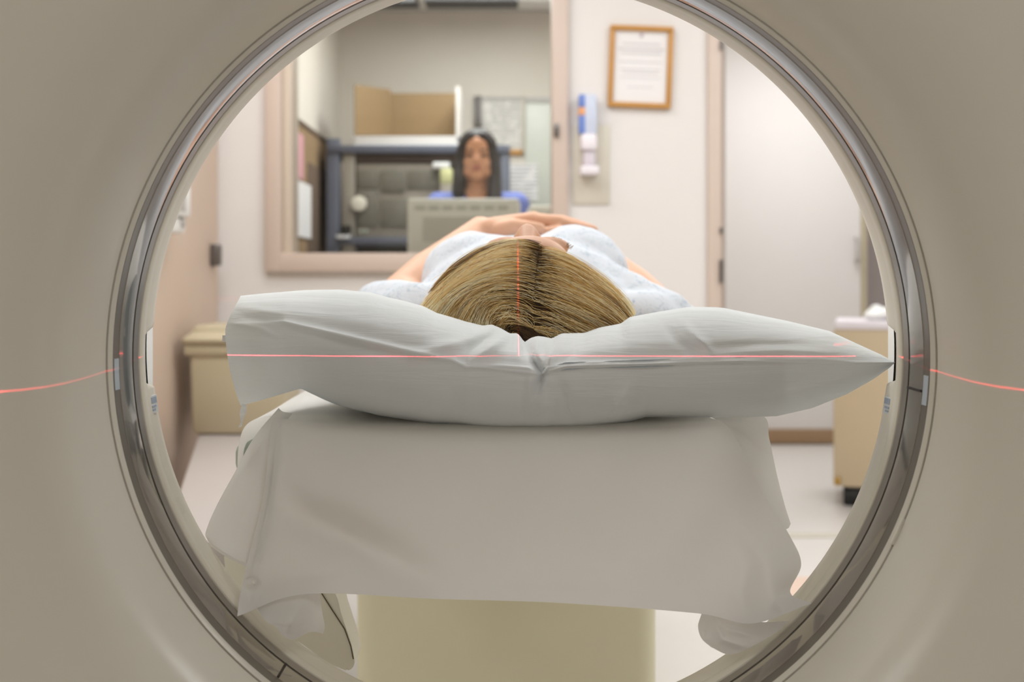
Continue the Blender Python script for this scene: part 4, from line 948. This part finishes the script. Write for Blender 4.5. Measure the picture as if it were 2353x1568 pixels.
# V neckline: skin inset on the chest
v0 = SZ+.012
vn = [(-.055, v0+.01), (.055, v0+.01), (.0, v0-.13)]
bmv = bmesh.new(); tv = [[None]*9 for _ in range(9)]
for i in range(9):
    f = i/8
    for j in range(9):
        h = (j/8-.5)*2*(1-f)*.052; z_ = v0+.005-.125*f
        yb = OY+.03-.115*math.sqrt(max(.05, 1-((h)/.172)**2-((z_-(SZ-.2))/.225)**2))-.006
        tv[i][j] = bmv.verts.new((ox+h, min(yb, OY-.018-.02*f), z_))
for i in range(8):
    for j in range(8): bmv.faces.new((tv[i][j], tv[i][j+1], tv[i+1][j+1], tv[i+1][j]))
bmesh.ops.remove_doubles(bmv, verts=bmv.verts, dist=1e-5)
obj('neckline', bmv, M_skin2, sc, sharp=0)
# long straight dark hair
bm = bmesh.new()
ellipsoid(MO @ Vector((0, .018, .040)), (.088, .098, .090), bm); ellipsoid(MO @ Vector((0, .05, -.05)), (.082, .06, .12), bm)
for s_ in (-1, 1):
    chain([(MO @ Vector((s_*.026, -.062, .082)), .026), (MO @ Vector((s_*.062, -.045, .04)), .026), (MO @ Vector((s_*.078, -.03, -.03)), .026), (MO @ Vector((s_*.078, -.03, -.11)), .030)], bm)
chain([(MO @ Vector((.078, -.03, -.09)), .030), (MO @ Vector((.076, -.055, -.17)), .034), (MO @ Vector((.078, -.09, -.27)), .036)], bm)
chain([(MO @ Vector((-.076, -.028, -.09)), .032), (MO @ Vector((-.085, -.02, -.15)), .030), (MO @ Vector((-.075, .03, -.2)), .03)], bm)
me = remesh(bm, .006, 4); tag(link('hair', me, M_darkhair, op, sharp=0), 'long straight dark hair')

# ------------------------------------------------------------------ positioning lasers
def laser(name, loc, slope, x0, x1, power, eps=.0010, vertical=False, fade=False):
    d = bpy.data.lights.new(name, 'POINT'); d.energy = power; d.shadow_soft_size = 0; d.color = (1, 1, 1); d.use_nodes = True
    nt = d.node_tree; L = nt.links; em = next(n for n in nt.nodes if n.type == 'EMISSION')
    g = nt.nodes.new('ShaderNodeNewGeometry'); sp = nt.nodes.new('ShaderNodeSeparateXYZ'); L.new(g.outputs['Incoming'], sp.inputs[0])
    def m(op, a, b=None, c=None):
        n = nt.nodes.new('ShaderNodeMath'); n.operation = op
        for i, v in enumerate((a, b, c)):
            if v is None: continue
            if isinstance(v, (int, float)): n.inputs[i].default_value = v
            else: L.new(v, n.inputs[i])
        return n.outputs[0]
    X, Y, Z = (sp.outputs[k] for k in ('X', 'Y', 'Z'))
    if not vertical:                            # fan beam lying in the plane dz = slope*dy
        q = m('DIVIDE', Z, Y); off = m('ABSOLUTE', m('SUBTRACT', q, slope)); az = m('DIVIDE', m('ABSOLUTE', X), m('ABSOLUTE', Y))
    else:
        off = m('ABSOLUTE', X); az = m('DIVIDE', Y, Z)
        az = m('ABSOLUTE', az)
    core = m('MAXIMUM', m('SUBTRACT', 1., m('DIVIDE', off, eps)), 0.)
    win = m('MULTIPLY', m('GREATER_THAN', az, x0), m('LESS_THAN', az, x1))
    fac = m('MULTIPLY', core, win)
    if fade: fac = m('MULTIPLY', fac, m('MINIMUM', m('MULTIPLY_ADD', az, 9., .12), 1.))
    n = nt.nodes.new('ShaderNodeTexNoise'); n.inputs['Scale'].default_value = 14; L.new(g.outputs['Incoming'], n.inputs['Vector'])
    fac = m('MULTIPLY', fac, m('MAXIMUM', m('MULTIPLY_ADD', n.outputs['Fac'], 2.6, -.55), .4))
    L.new(fac, em.inputs['Strength']); em.inputs['Color'].default_value = (1, .05, .07, 1)
    o = bpy.data.objects.new(name, d); C.objects.link(o); o.location = loc; return o
laser('positioning_laser', (AX, -.2, .822), .085, .235, .6, 150)
laser('positioning_laser', (AX, -.1, .9239), 0., 0., .272, 420, eps=.0006, fade=True)
laser('positioning_laser', (.0067, .985, AZ+.33), 0., .385, 1.4, 16, eps=.0022, vertical=True)

bpy.context.view_layer.update()
